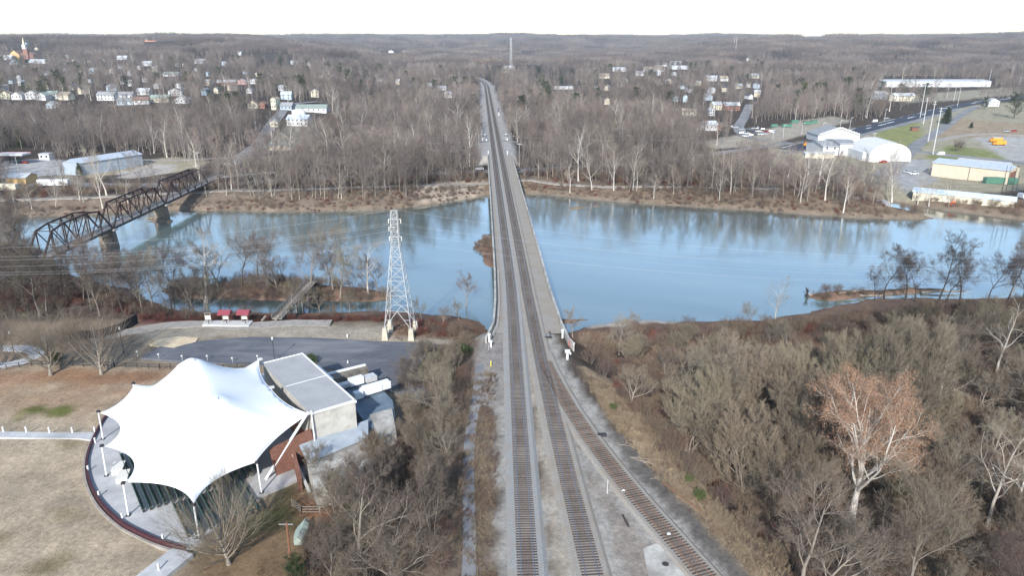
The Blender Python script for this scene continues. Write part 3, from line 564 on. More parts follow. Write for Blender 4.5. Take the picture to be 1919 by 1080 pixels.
def scatter_stuff(name, meshes, pts, rot, scl, idx, label, cat, leafkind='stuff'):
    """one object: a cloud of points, each carrying one of the given meshes (geometry nodes)"""
    col_ = bpy.data.collections.new(name + '_kinds')
    for k, me_ in enumerate(meshes):
        o = bpy.data.objects.new('%s_kind_%02d' % (name, k), me_); col_.objects.link(o)
    me = bpy.data.meshes.new(name); me.vertices.add(len(pts)); me.vertices.foreach_set('co', np.asarray(pts, np.float32).ravel())
    for nm, ar, ty in (('rotz', rot, 'FLOAT'), ('size', scl, 'FLOAT'), ('pick', idx, 'INT')):
        a_ = me.attributes.new(nm, ty, 'POINT'); a_.data.foreach_set('value', np.asarray(ar, np.int32 if ty == 'INT' else np.float32))
    ob = bpy.data.objects.new(name, me); C.objects.link(ob)
    g = bpy.data.node_groups.new(name, 'GeometryNodeTree'); g.interface.new_socket('Geometry', in_out='INPUT', socket_type='NodeSocketGeometry'); g.interface.new_socket('Geometry', in_out='OUTPUT', socket_type='NodeSocketGeometry')
    gi = g.nodes.new('NodeGroupInput'); go = g.nodes.new('NodeGroupOutput'); ip = g.nodes.new('GeometryNodeInstanceOnPoints'); ci = g.nodes.new('GeometryNodeCollectionInfo')
    ci.inputs['Collection'].default_value = col_; ci.inputs['Separate Children'].default_value = True; ci.inputs['Reset Children'].default_value = True
    def attr(nm, ty): n_ = g.nodes.new('GeometryNodeInputNamedAttribute'); n_.data_type = ty; n_.inputs['Name'].default_value = nm; return n_.outputs['Attribute']
    cx = g.nodes.new('ShaderNodeCombineXYZ'); g.links.new(attr('rotz', 'FLOAT'), cx.inputs[2]); er = g.nodes.new('FunctionNodeEulerToRotation'); g.links.new(cx.outputs[0], er.inputs[0])
    g.links.new(gi.outputs[0], ip.inputs['Points']); g.links.new(ci.outputs[0], ip.inputs['Instance']); ip.inputs['Pick Instance'].default_value = True
    g.links.new(attr('pick', 'INT'), ip.inputs['Instance Index']); g.links.new(er.outputs[0], ip.inputs['Rotation']); g.links.new(attr('size', 'FLOAT'), ip.inputs['Scale']); g.links.new(ip.outputs[0], go.inputs[0])
    md = ob.modifiers.new('scatter', 'NODES'); md.node_group = g
    return tag(ob, label, cat, kind='stuff')
NT = {}
def tree(key, i, x, y, label, cat='tree', group=None, sc=1.0, rz=None, z=None, name=None, tilt=0, lean=None):
    """a tree of its own: trunk and crown under one root (or a single mesh for the small far ones)"""
    tm, cm = TREES[key][i % len(TREES[key])]; rz = random.random() * 6.28 if rz is None else rz
    nm = name or {'pine': 'evergreen_tree', 'cedar': 'cedar_tree', 'shrub': 'bare_shrub', 'redshrub': 'bare_shrub', 'bushgreen': 'evergreen_bush', 'syc': 'sycamore_tree', 'midsyc': 'sycamore_tree', 'weed': 'weed_clump'}.get(key, 'bare_tree')
    z = gz(x, y) if z is None else z
    if cm is None: o = bpy.data.objects.new(nm, tm); C.objects.link(o)
    else:
        o = bpy.data.objects.new(nm, None); C.objects.link(o); o.empty_display_size = .3
        for pn, me_ in (('trunk', tm), ('crown', cm)): c = bpy.data.objects.new(pn, me_); C.objects.link(c); c.parent = o
    o.location = (x, y, z); o.rotation_euler = (tilt, 0, rz); o.scale = (sc, sc, sc) if not isinstance(sc, tuple) else sc
    return tag(o, label, cat, group)
# ---------------------------------------------------------------- railway
def trackbed(name, cf, y0, y1, half, z, m, step=2.0, sk=.55, lift=0):
    ys = np.arange(y0, y1 + step, step); mb = MB(); k = 0
    for y in ys:
        c = float(cf(y)); mb.v += [(c - half - sk, y, z - .36), (c - half, y, z), (c + half, y, z), (c + half + sk, y, z - .36)]
    for i in range(len(ys) - 1):
        for j in range(3): a = i * 4 + j; mb.f.append((a, a + 1, a + 5, a + 4))
    return tag(mb.build(name, m), kind='structure')
trackbed('ballast', T1, 22, 1500, 1.95, -.095, 'ballast'); trackbed('ballast', T2, 22, 1500, 1.95, -.10, 'ballast_tan'); trackbed('ballast', T3, 22, 136, 1.9, -.11, 'ballast_tan')
mat('ballast_stain', (.12,.095,.075), (.27,.22,.175), 7, .95, coord='World', bump=.5, c3=(.32,.28,.23), s3=.08)
trackbed('ballast_stain', T1, 22, 700, .62, -.088, 'ballast_stain', sk=.005); trackbed('ballast_stain', T2, 22, 700, .55, -.093, 'ballast_stain', sk=.005); trackbed('ballast_stain', T3, 22, 132, .6, -.103, 'ballast_stain', sk=.005)
def railtrack(label, cf, y0, y1, rm, sm, g=.7525):
    t = thing('railway_track', label, 'railway track', (float(cf(y0)), y0, 0), 'railway tracks')
    for sgn in (-1, 1):
        mb = MB(); ys = np.arange(y0, y1, 2.5)
        for y in ys: x = float(cf(y)) + sgn * g; mb.v += [(x - .036, y, -.02), (x - .036, y, .0), (x + .036, y, .0), (x + .036, y, -.02), (x - .07, y, -.15), (x + .07, y, -.15)]
        for i in range(len(ys) - 1):
            a = i * 6; b_ = a + 6
            for p, q in ((1, 2), (0, 1), (2, 3), (4, 0), (3, 5)): mb.f.append((a + p, a + q, b_ + q, b_ + p))
        mb.build('rail', rm, t)
    sb = MB().box((0, 0, 0), (2.6, .23, .14)); me0 = None; y = y0; n = 0; rest = MB()
    while y < y1 - 3:
        dx = float(cf(y + .5) - cf(y - .5)); x = float(cf(y)); rz = -math.atan(dx) + random.uniform(-.015, .015)
        near = (y > 66)
        if near and n < 100:
            if me0 is None: o = sb.build('sleeper', sm, t, origin=(0, 0, 0)); me0 = o; o.location = (x - t.location.x, y - t.location.y, -.12)
            else: o = me0.copy(); C.objects.link(o); o.location = (x - t.location.x, y - t.location.y, -.12)
            o.rotation_euler = (0, 0, rz); n += 1
        else: rest.box((x + random.uniform(-.04, .04), y, -.12 + random.uniform(-.01, .01)), (2.6, .23, .14), rz)
        y += .5 + random.uniform(-.02, .02)
    tag(rest.build('sleepers', sm + '_far', t), kind='stuff')
    return t
random.seed(3)
railtrack('left main railway track running straight onto the long bridge', T1, 24, 1450, 'rail', 'sleeper')
railtrack('right main railway track with brown stained ballast, joined by the siding before the bridge', T2, 24, 1450, 'rail', 'sleeper')
railtrack('rusty siding track curving off to the lower right from the switch', T3, 24, 134, 'rail_rusty', 'sleeper_rusty')
# switch: stand and point blades
sw = thing('switch_stand', 'dark switch stand beside the points just before the bridge', 'switch stand', (float(T2(144)) + 2.6, 143.5, -.3))
MB().box((sw.location.x, 143.5, -.2), (1.6, .5, .25)).build('base', 'dark', sw); MB().tube([(sw.location.x + .3, 143.5, -.1), (sw.location.x + .3, 143.5, 1.0)], .06, 6).box((sw.location.x + .3, 143.5, 1.0), (.45, .08, .3)).build('mast', 'dark', sw)
s2 = thing('switch_machine', 'black switch machine with connecting rods beside the curving siding', 'switch machine', (float(T3(102.6)) + 2.3, 102.8, -.3))
MB().box((s2.location.x, 102.8, -.15), (1.4, .6, .4)).build('housing', 'dark', s2); MB().beam((s2.location.x - 3.2, 102.8, -.1), (s2.location.x, 102.8, -.1), .08).build('rod', 'dark', s2)
# ---------------------------------------------------------------- the long bridge
bl = lambda y: T1(y) - np.interp(y, [100, 139, 143, 150, 165, 300, 420], [6.2, 6.2, 5.5, 4.3, 3.9, 3.55, 3.5])
br = lambda y: T2(y) + np.interp(y, [100, 136, 141, 150, 175, 300, 420], [8.2, 7.6, 6.4, 5.9, 5.5, 5.4, 5.4])
brg = thing('railway_bridge', 'long two track railway bridge with pale concrete parapets across the river', 'bridge', (float(T1(146)), 146, 0))
def sweep(cf, y0, y1, sec, name, m, parent, step=3.0):
    ys = np.arange(y0, y1 + .01, step); mb = MB(); k = len(sec)
    for y in ys: c = float(cf(y)); mb.v += [(c + a, y, z) for a, z in sec]
    for i in range(len(ys) - 1):
        for j in range(k): mb.f.append((i * k + j, i * k + (j + 1) % k, (i + 1) * k + (j + 1) % k, (i + 1) * k + j))
    mb.f.append(tuple(range(k - 1, -1, -1))); n = (len(ys) - 1) * k; mb.f.append(tuple(n + j for j in range(k)))
    return mb.build(name, m, parent)
ys = np.arange(BR0, BR1 + .01, 3.0); mb = MB()
for y in ys: l, r_ = float(bl(y)), float(br(y)); mb.v += [(l, y, -1.7), (l, y, -.35), (r_, y, -.35), (r_, y, -1.7)]
for i in range(len(ys) - 1):
    for j in range(4): mb.f.append((i * 4 + j, i * 4 + (j + 1) % 4, i * 4 + 4 + (j + 1) % 4, i * 4 + 4 + j))
mb.build('deck', 'ballast_tan', brg)
PAR = [(-.16, -1.75), (.16, -1.75), (.16, .62), (.24, .62), (.24, .82), (-.24, .82), (-.24, .62), (-.16, .62)]
sweep(lambda y: bl(y) - .2, 141, BR1, PAR, 'parapet', 'concrete', brg); sweep(lambda y: br(y) + .2, 138, BR1, PAR, 'parapet', 'concrete', brg)
for k, y in enumerate(np.arange(BR0 + 3, BR1, 21.2)):
    l, r_ = float(bl(y)), float(br(y)); c = (l + r_) / 2; b0 = WZ - 2
    pr = MB().box((c, y, (b0 - 2.6) / 2 - .0), (r_ - l - 1.4, 1.9, -2.6 - b0), taper=.92).build('pier', 'concrete', brg)
    MB().box((c, y, -2.2), (r_ - l - .2, 2.5, .78)).build('cap', 'concrete', pr)
for s_, cf in ((1, bl), (-1, br)):
    sweep(lambda y: cf(y) + s_ * 1.3, BR0, BR1, [(-.35, -3), (.35, -3), (.35, -1.72), (-.35, -1.72)], 'girder', 'steel_dark', brg)
sweep(lambda y: bl(y) + .75, 137, 190, [(-.03, .55), (.03, .55), (.03, .63), (-.03, .63)], 'handrail', 'galv', brg)
for y in np.arange(137, 190, 4): x = float(bl(y)) + .75; MB().beam((x, y, -.35), (x, y, .6), .06).build('rail_post', 'galv', brg)
def wpost(name, x, y, z, h, label, m='white', top=None, w_=.35):
    t = thing(name, label, 'marker post', (x, y, z)); MB().box((x, y, z + h / 2), (w_, w_, h), taper=.92).build('post', m, t)
    if top: MB().box((x, y, z + h + .14), (w_ + .18, w_ + .18, .28)).build('cap', top, t)
    return t
for px, py, h, lb in ((917, 641, 1.6, 'tall white post at the near left end of the bridge parapet'), (1054, 634, 1.7, 'white post at the near right end of the bridge parapet'), (920, 651, 1.2, 'thin white post just in front of the bridge parapet, left side'), (915, 290, 1.8, 'white end post at the far left end of the bridge parapet'), (951, 290, 1.8, 'white end post at the far right end of the bridge parapet')):
    x, y = Wd(px, py, -.4); wpost('parapet_post', x, y, -.4, h, lb, top='white')
ribbon('old_path', [(float(T1(q)) - 7.6 + .5 * math.sin(q / 9), q) for q in range(40, 136, 6)], 1.7, 'asphalt', .03)
x, y = Wd(920, 687, -.4); wpost('pipeline_marker', x, y, -.4, 1.15, 'yellow marker post on the gravel left of the tracks', 'yellow', w_=.16)
x, y = Wd(1063, 676, -.6); t = thing('relay_cabinet', 'small white and grey equipment cabinet on a leg right of the switch', 'cabinet', (x, y, -.6)); MB().box((x, y, .4), (.5, .4, 1.6)).build('pedestal', 'galv', t); MB().box((x, y, 1.45), (1.0, .5, .5)).build('box', 'white', t); MB().box((x + .6, y + .1, .9), (.3, .3, .4)).build('side_box', 'white', t)
x, y = Wd(1067, 650, -.7); wpost('marker_stake', x, y, -.7, 1.5, 'red and white stake behind the small cabinet', 'red', w_=.13)
x, y = Wd(1138, 926, -.4); t = thing('white_rod', 'thin upright white rod between the middle track and the siding', 'rod', (x, y, -.4)); MB().tube([(x, y, -.4), (x + .02, y, 1.9)], .035, 6).build('rod', 'white', t)
slab('concrete_pad', [Wd(a, b, -.4) for a, b in ((1205,1030),(1262,1005),(1275,1040),(1310,1100),(1225,1130))], -.9, -.33, 'concrete'); x, y = Wd(1247, 1058, -.33)
tag(MB().tube([(x, y, -.34), (x, y, -.305)], .42, 16).build('manhole_cover', 'steel_dark', origin=(x, y, -.33)), 'round rusty manhole cover in the concrete pad at the bottom', 'manhole cover')
x, y = Wd(1172, 978, -.4); t = thing('old_tie', 'dark old wooden tie lying in the mud between the middle track and siding', 'wooden beam', (x, y, -.4)); MB().beam((x - .2, y + 1.3, -.33), (x + .25, y - 1.2, -.33), .24, .2).build('beam', 'sleeper', t)
a_, b_ = Wd(1242, 914, -1.0), Wd(1312, 972, -1.4); t = thing('loose_rail', 'rusty length of rail lying on the weedy verge right of the siding', 'rail', (a_[0], a_[1], -1)); MB().beam((a_[0], a_[1], gz(*a_) + .2), (b_[0], b_[1], gz(*b_) + .2), .16, .18).build('rail', 'rail_rusty', t)
# crossing signals beyond the bridge
def xsignal(px, py, side, label):
    x, y = Wd(px, py, 0); z = gz(x, y); t = thing('crossing_signal', label, 'signal', (x, y, z)); h = 4.4
    MB().tube([(x, y, z), (x, y, z + h)], .09, 6).build('mast', 'galv', t)
    f = MB().box((x, y - .12, z + h - .3), (1.5, .06, .25), 0).build('crossbuck', 'white', t)
    MB().box((x, y, z + 2.9), (1.5, .12, .12)).build('arm', 'dark', t)
    for s in (-1, 1): MB().tube([(x + s * .6, y - .1, z + 2.9), (x + s * .6, y - .2, z + 2.9)], .33, 10).build('lamp_disc', 'dark', t)
    MB().box((x + .9, y, z + .7), (.7, .7, 1.4)).build('control_box', 'white', t)
xsignal(909, 263, 1, 'level crossing signal left of the tracks beyond the bridge'); xsignal(948, 262, -1, 'level crossing signal right of the tracks beyond the bridge')
def blocksignal(px, py, label, h=7):
    x, y = Wd(px, py, 0); z = gz(x, y); t = thing('railway_signal', label, 'signal', (x, y, z)); MB().tube([(x, y, z), (x, y, z + h)], .10, 6).build('mast', 'galv', t)
    for k in range(2): MB().box((x, y - .1, z + h - .5 - k * 1.7), (.9, .25, 1.3)).build('signal_head', 'dark', t)
    MB().box((x + .5, y, z + .9), (.9, .8, 1.7)).build('cabinet', 'galv', t)
blocksignal(903, 262, 'slim railway signal mast left of the tracks near the level crossing', 10); blocksignal(934, 215, 'dark railway signal right of the tracks beyond the level crossing', 6)
# ---------------------------------------------------------------- the park on the near bank, left
def pl3(pts, z): return [(*Wd(a, b, z), z) for a, b in pts]
AX = Vector((-.81, -.59, 0)).normalized(); LT = Vector((-.59, .81, 0)).normalized(); MID = Vector((-39.3, 112, 0))
def pav(al, la, z): p = MID + AX * al + LT * la; return (p.x, p.y, z)
slab('car_park', pl([(262,672),(300,650),(400,637),(470,632),(600,634),(700,640),(790,643),(870,650),(880,700),(800,760),(720,730),(700,700),(600,690),(480,684),(330,676)], -5.2), -6.6, -5.14, 'lot')
wallpts = pl([(206,775),(193,792),(177,822),(165,855),(163,882),(172,915),(192,948),(228,982),(270,1005),(310,1021),(348,1031)], -5.2)
slab('plaza', wallpts + pl([(378,1012),(432,965),(486,931),(540,908),(585,885),(640,850),(600,790),(500,700),(300,745)], -5.2), -6.6, -5.10, 'pavement')
# maroon kerb wall round the plaza
def smooth(pts, n=8):
    P = [Vector((p[0], p[1], 0)) for p in pts]; out = []
    for i in range(len(P) - 1):
        for k in range(n):
            t = k / n; p0 = P[max(i - 1, 0)]; p1 = P[i]; p2 = P[i + 1]; p3 = P[min(i + 2, len(P) - 1)]
            out.append(.5 * ((2 * p1) + (p2 - p0) * t + (2 * p0 - 5 * p1 + 4 * p2 - p3) * t * t + (3 * p1 - p0 - 3 * p2 + p3) * t ** 3))
    return out + [P[-1]]
def wallalong(name, pts, w_, z0, z1, m, label=None, cat=None, parent=None):
    n = len(pts); mb = MB()
    for i, p in enumerate(pts):
        d = (pts[min(i + 1, n - 1)] - pts[max(i - 1, 0)]).normalized(); s = Vector((d.y, -d.x, 0)) * w_ / 2
        for q, z in ((p - s, z0), (p - s, z1), (p + s, z1), (p + s, z0)): mb.v.append((q.x, q.y, z))
    for i in range(n - 1):
        for j in range(4): mb.f.append((i * 4 + j, i * 4 + (j + 1) % 4, i * 4 + 4 + (j + 1) % 4, i * 4 + 4 + j))
    mb.f.append((3, 2, 1, 0)); e = (n - 1) * 4; mb.f.append((e, e + 1, e + 2, e + 3))
    return tag(mb.build(name, m, parent), label, cat)
sp = smooth(wallpts)
wallalong('kerb_wall', sp, .36, -5.6, -4.7, 'maroon', 'low dark maroon curved wall round the edge of the pavilion plaza', 'wall')
wallalong('footing_strip', [p + (p - Vector((-50, 100, 0))).normalized() * .55 for p in sp], .35, -5.8, -5.28, 'path_dirt').__setitem__('kind', 'structure')
slab('park_path', pl([(-200,822),(-200,810),(0,810),(120,812),(172,811),(182,814),(172,826),(150,823),(0,821)], -5.2), -6.4, -5.12, 'pavement')
slab('park_path', pl([(322,1029),(347,1034),(362,1040),(290,1100),(220,1150),(190,1140),(250,1085)], -5.2), -6.4, -5.13, 'pavement')
ribbon('park_path', pl([(-150,694),(0,686),(40,680),(70,668),(60,656),(0,652),(-150,650)], -5.4), 3.2, 'pavement', .08)
ribbon('park_path', pl([(170,640),(300,610),(385,606),(440,612),(530,606),(620,604)], -5.5), 4.2, 'path_dirt', .06)
slab('sand_patch', pl([(280,646),(300,636),(335,631),(372,634),(366,642),(340,648),(326,653),(300,650)], -5.2), -6, -5.13, 'sand' if 'sand' in MT else mat('sand', (.52,.40,.26), (.62,.52,.36), .8, .95, coord='World').name)
# membrane canopy
tent = thing('tensile_canopy', 'large white tensile membrane roof with pointed peaks over the pavilion seats', 'canopy', (-52, 103, -5.5))
zt = 0.0
K1 = (-46.4, 121.2, 4.7); K2 = (-41.0, 110.6, 4.3); F = (-32.4, 102.8, 3.7)
KL = (-67.4, 116.6, 1.9); EH = (-55.9, 118.6, 1.6); A_ = (-70.0, 109.6, .1); B_ = (-63.5, 98.9, .1); C_ = (-55.4, 89.2, .1); D_ = (-43.6, 84.2, 0); E_ = (-38.7, 94.5, 0)
cor = [K1, EH, KL, A_, B_, C_, D_, E_, F, K2]
cen = Vector((-51, 103, 0)); bpts = []; bz = []
sagk = [.08, .06, .10, .20, .19, .17, .20, .12, .05, .05]
for i in range(len(cor)):
    a = Vector(cor[i]); b = Vector(cor[(i + 1) % len(cor)]); Ls = (b - a).length; nrm = Vector((-(b - a).y, (b - a).x, 0)).normalized()
    if nrm.dot(cen - a) < 0: nrm = -nrm
    ns = 16
    for k in range(ns):
        t = k / ns; q = a.lerp(b, t) + nrm * (4 * sagk[i] * t * (1 - t) * Ls); q.z += -.35 * 4 * t * (1 - t); bpts.append(q)
nb = len(bpts); BP = np.array([(p.x, p.y) for p in bpts])
P1 = (-54.6, 112.2, 8.6); P2 = (*Wd(400, 750, 7.5), 7.5)
inner = []
for xx in np.arange(-74, -28, .62):
    for yy in np.arange(82, 124, .62):
        inner.append((xx + (int(yy / .62) % 2) * .31, yy))
inner = np.array(inner); sdv = sdist(BP, inner[:, 0], inner[:, 1]); inner = inner[sdv > .35]
caps = []
for P_ in (P1, P2):
    inner = inner[np.hypot(inner[:, 0] - P_[0], inner[:, 1] - P_[1]) > 1.6]
    caps += [(P_[0] + 1.1 * math.cos(a), P_[1] + 1.1 * math.sin(a)) for a in np.arange(14) / 14 * 6.2832]
allp = [Vector(p) for p in BP] + [Vector(p) for p in caps] + [Vector(p) for p in inner]
vo, eo, fo = geometry.delaunay_2d_cdt(allp, [(i, (i + 1) % nb) for i in range(nb)], [], 1, 1e-4)[:3]
VO = np.array([(v.x, v.y) for v in vo]); zz = np.full(len(VO), 2.0); fixed = np.zeros(len(VO), bool)
for i in range(nb): j = np.argmin(np.hypot(*(VO - BP[i]).T)); zz[j] = bpts[i].z; fixed[j] = True
for P_ in (P1, P2): s = np.hypot(VO[:, 0] - P_[0], VO[:, 1] - P_[1]) < 1.3; zz[s] = P_[2]; fixed |= s
E2 = np.array([e for e in eo]); EW = np.ones(len(E2)); em = (VO[E2[:, 0]] + VO[E2[:, 1]]) / 2
# ridge cables carry the membrane tighter along these lines
for a, b in ((P1, A_), (P1, K1), (P1, KL), (P1, P2), (P2, F), (P2, D_), (P2, C_)):
    a = np.array(a); b = np.array(b); e = b - a; Le = np.hypot(e[0], e[1]); t = ((em[:, 0] - a[0]) * e[0] + (em[:, 1] - a[1]) * e[1]) / Le ** 2
    dd = np.abs((em[:, 0] - a[0]) * e[1] - (em[:, 1] - a[1]) * e[0]) / Le; EW += 14 * np.exp(-(dd / .6) ** 2) * ((t > 0) & (t < 1))
deg = np.bincount(E2[:, 0], EW, len(VO)) + np.bincount(E2[:, 1], EW, len(VO))
for it in range(3500):
    acc = np.bincount(E2[:, 0], EW * zz[E2[:, 1]], len(VO)) + np.bincount(E2[:, 1], EW * zz[E2[:, 0]], len(VO)); zz = np.where(fixed, zz, acc / deg)
mb = MB(); mb.add([(VO[i, 0], VO[i, 1], zz[i]) for i in range(len(VO))], fo)
mat('membrane', (.83,.84,.84), (.80,.81,.82), .4, .55)
mem = mb.build('membrane', 'membrane', tent, smooth=True)
md = mem.modifiers.new('thick', 'SOLIDIFY'); md.thickness = .05; md.offset = 0
edge = MB(); edge.tube([(p.x, p.y, p.z) for p in bpts] + [tuple(bpts[0])], .06, 5); edge.build('edge_cable', 'white', tent)
for P_ in (P1, P2): MB().tube([(P_[0], P_[1], P_[2] - .1), (P_[0], P_[1], P_[2] + .25)], .9, 14, .7).build('peak_ring', 'white', tent); MB().tube([(P_[0], P_[1], -5.2), (P_[0], P_[1], P_[2])], .17, 8).build('mast', 'white', tent)
for c in (A_, B_, C_, D_, E_, KL, EH):
    d = (Vector(c) - cen); d.z = 0; d.normalize(); top = Vector(c) + d * .5 + Vector((0, 0, .2)); ft = top + d * .2; ft.z = -5.12
    p = MB().tube([tuple(ft), tuple(top)], .13, 8).build('post', 'white', tent); MB().box((ft.x, ft.y, -5.06), (.6, .6, .1)).build('base_plate', 'dark', p)
    MB().box((top.x, top.y, top.z), (.5, .5, .3)).build('bracket', 'dark', p)
MB().tube([(F[0] - .1, F[1], F[2] + .3), (*Wd(498, 899, -5.12), -5.12)], .22, 8).build('strut', 'white', tent)
MB().tube([(F[0] + .3, F[1] + .2, F[2] + .4), (F[0] + .5, F[1], -3)], .12, 8).build('post', 'white', tent)
for c in (K1, K2, F): MB().box((c[0] + .2, c[1] + .1, c[2] + .1), (.8, .5, .35), .5).build('corner_plate', 'galv', tent)
# stage house
mat('panel', (.44,.42,.375), (.52,.50,.45), .35, .6, c3=(.38,.36,.32), s3=.6); mat('stage_roof', (.33,.325,.32), (.39,.385,.375), .25, .7, coord='World')
stg = thing('stage_building', 'flat grey roofed stage building with cream metal walls beside the white canopy', 'building', (-36, 113, -5.5))
r0, r1, r2, r3 = [Vector((*Wd(a, b, 3.6), 0)) for a, b in ((493,680), (568,667), (664,752), (583,773))]
cz = (r0 + r1 + r2 + r3) / 4; dl_ = (r3 - r0).normalized(); dw = (r2 - r3).normalized(); hl, hw = 11.7, 3.7
def sp_(a, b, z): p = cz + dl_ * a + dw * b; return (p.x, p.y, z)
rot = math.atan2(dl_.y, dl_.x)
MB().prism([sp_(-hl, -hw, 0)[:2], sp_(hl, -hw, 0)[:2], sp_(hl, hw, 0)[:2], sp_(-hl, hw, 0)[:2]], -1.6, 3.45).build('wall', 'panel', stg)
MB().box(sp_(0, 0, -3.9), (22.6, 6.9, 4.2), rot).build('brick_base', 'brick', stg)
rf = MB().box(sp_(0, 0, 3.56), (23.7, 7.7, .18), rot).build('roof', 'stage_roof', stg)
MB().box(sp_(0, hw + .06, 3.6), (23.9, .22, .36), rot).box(sp_(hl + .06, 0, 3.6), (.22, 7.7, .36), rot).box(sp_(-hl - .06, 0, 3.6), (.22, 7.7, .36), rot).build('trim', 'white', rf)
MB().box(sp_(0, 0, 3.68), (.16, 7.4, .05), rot).build('seam', 'white', rf)
MB().box(sp_(-4, hw + .75, 2.6), (7, 1.1, .25), rot).build('rear_canopy', 'white', stg)
for a in np.arange(-hl + .9, hl, .9): pass
bk = MB(); b0 = sp_(hl - .4, -3.6, -3.3); bk.box(b0, (.8, 7.4, 4.2), rot).build('side_wall', 'brick', stg); c0 = Vector(sp_(hl, -hw, 0)); c1 = c0 + AX * 7.0 - LT * .6; MB().beam((c0.x, c0.y, -1.9), (c1.x, c1.y, -2.9), .4, 5.4).build('proscenium_wall', 'brick', stg)
# lower wing with pale metal lean-to roof
wing = thing('backstage_wing', 'low brick backstage wing with pale blue metal lean-to roof', 'building', (-28, 97, -5.5))
q0, q1, q2, q3 = [Wd(a, b, -1.4) for a, b in ((558,833), (690,790), (690,815), (577,862))]
MB().add([(*q0, -1.1), (*q1, -1.1), (*q2, -1.9), (*q3, -1.9), (*q0, -1.3), (*q1, -1.3), (*q2, -2.1), (*q3, -2.1)], [(3,2,1,0),(4,5,6,7),(0,1,5,4),(1,2,6,5),(2,3,7,6),(3,0,4,7)]).build('roof', mat('roof_blue', (.29,.33,.37), (.37,.41,.45), .6, .5).name, wing)
w0, w1, w2, w3 = [Vector((*Wd(a, b, -1.9), 0)) for a, b in ((575,866), (690,818), (700,880), (592,915))]
slab('wall', [(w0.x, w0.y), (w1.x, w1.y), (w2.x, w2.y), (w3.x, w3.y)], -5.6, -2.3, 'concrete', kind=None).parent = wing
bpy.context.view_layer.update(); wing.children[-1].location = (28, -97, 5.5)
e0, e1 = Wd(548, 838, -1.9), Wd(563, 905, -4)
MB().beam((e0[0], e0[1], -3.6), (e1[0], e1[1], -4.4), .5, 3.2).build('end_wall', 'brick', wing)
MB().beam((e0[0] - .4, e0[1], -2.0), (e1[0] + 1.6, e1[1] - 1.2, -4.9), .4, .3).build('coping', 'concrete_light', wing)
# equipment yard behind the stage
yard = thing('equipment_yard', 'walled yard behind the stage with dark floor, ducts and white plant boxes', 'plant yard', (-24, 116, -5.5))
yz = -.8
ya = [Wd(a, b, yz) for a, b in ((618,706), (684,686), (735,738), (740,770), (690,790), (668,758))]
slab('floor', ya, -5.5, yz - 1.4, mat('yard_floor', (.10,.14,.18), (.16,.21,.26), .5, .7).name, kind=None).parent = yard
slab('roof_slab', [Wd(a, b, yz) for a, b in ((612,700), (683,684), (690,690), (624,712))], yz - 1.2, yz, 'stone', kind=None).parent = yard
slab('wall', [Wd(a, b, yz) for a, b in ((692,768), (734,756), (742,800), (712,812))], -5.5, yz - 1, 'concrete', kind=None).parent = yard
def ybox(name, px, py, sx, sy, sz, m='white', z=yz): x, y = Wd(px, py, z); MB().box((x, y, z - .9 + sz / 2), (sx, sy, sz), rot + 1.5708 * 0).build(name, m, yard)
for c in yard.children: c.location = tuple(-Vector(yard.location))
bpy.context.view_layer.update()
ybox('plant_box', 667, 712, 1.2, 2.8, 1.4); ybox('condenser', 693, 705, 1.8, 2.2, 1.0, 'galv'); ybox('duct', 704, 725, 1.0, 5.2, 1.6); ybox('duct', 671, 738, 1.1, 1.6, 1.3); ybox('duct', 722, 719, 1.4, 1.6, 1.4); ybox('pipe_rack', 641, 718, 1.4, 3.2, .7, 'galv'); ybox('chiller', 695, 728, 1.2, 4.0, 1.3)
x, y = Wd(700, 700, yz)
slab('parapet', [Wd(a, b, yz) for a, b in ((612,702), (684,684.5), (685.5,686), (613,704))], yz, yz + .3, 'white', kind=None)
o = C.objects[-1]; o.parent = yard; o.location = tuple(-Vector(yard.location))
# seat rows under the canopy
row = thing('seat_row', 'x', 'seat row', pav(26, -12, -5.1)[:3], 'rows of dark green seats under the white canopy', local=True)
W_ = 9.0; mat('seat', (.035,.075,.065), (.06,.11,.10), 4, .7)
mb1 = MB(); mb2 = MB(); mb3 = MB()
for k in range(16):
    x = -W_ / 2 + (k + .5) * W_ / 16; mb1.box((x, 0, .43), (.48, .42, .06)); mb2.box((x, -.24, .68), (.48, .05, .42))
for k in range(9): mb3.box((-W_ / 2 + k * W_ / 8, 0, .2), (.06, .4, .4))
mb1.build('seat', 'seat', row); mb2.build('backrest', 'seat', row); mb3.build('frame', 'steel_dark', row)
rz_ = math.atan2(-LT.y, -LT.x); first = True; nrow = 0
for bi, la in enumerate((-15.2, -5.4, 4.4, 14.0)):
    for k in range(20):
        al = 25.0 - k * .98
        if al < 8 and bi in (1, 2): continue
        if bi in (0, 3) and (al > 21.5 or al < 6): continue
        if bi == 3 and al < 16: continue
        if bi == 0 and al < 11: continue
        p = pav(al, la, -5.08); lab = 'row of dark green fixed seats under the white canopy, %s block' % ('nearest', 'second nearest', 'third', 'farthest')[bi]
        if first: row.location = p; row.rotation_euler = (0, 0, rz_); row['label'] = lab; first = False
        else: place(row, p, rz_, 1, lab)
# sound desk boxes near the left edge
for px, py, lb in ((222, 877, 'cream box of the mixing position nearer the left canopy post'), (231, 893, 'lower cream box of the mixing position by the second post')):
    x, y = Wd(px, py, -4.6); t = thing('mixing_desk', lb, 'desk', (x, y, -5.1)); MB().box((x, y, -4.7), (1.6, 2.6, .8), .3).build('counter', 'offwhite', t); MB().box((x, y, -4.27), (1.7, 2.7, .06), .3).build('top', 'offwhite', t)
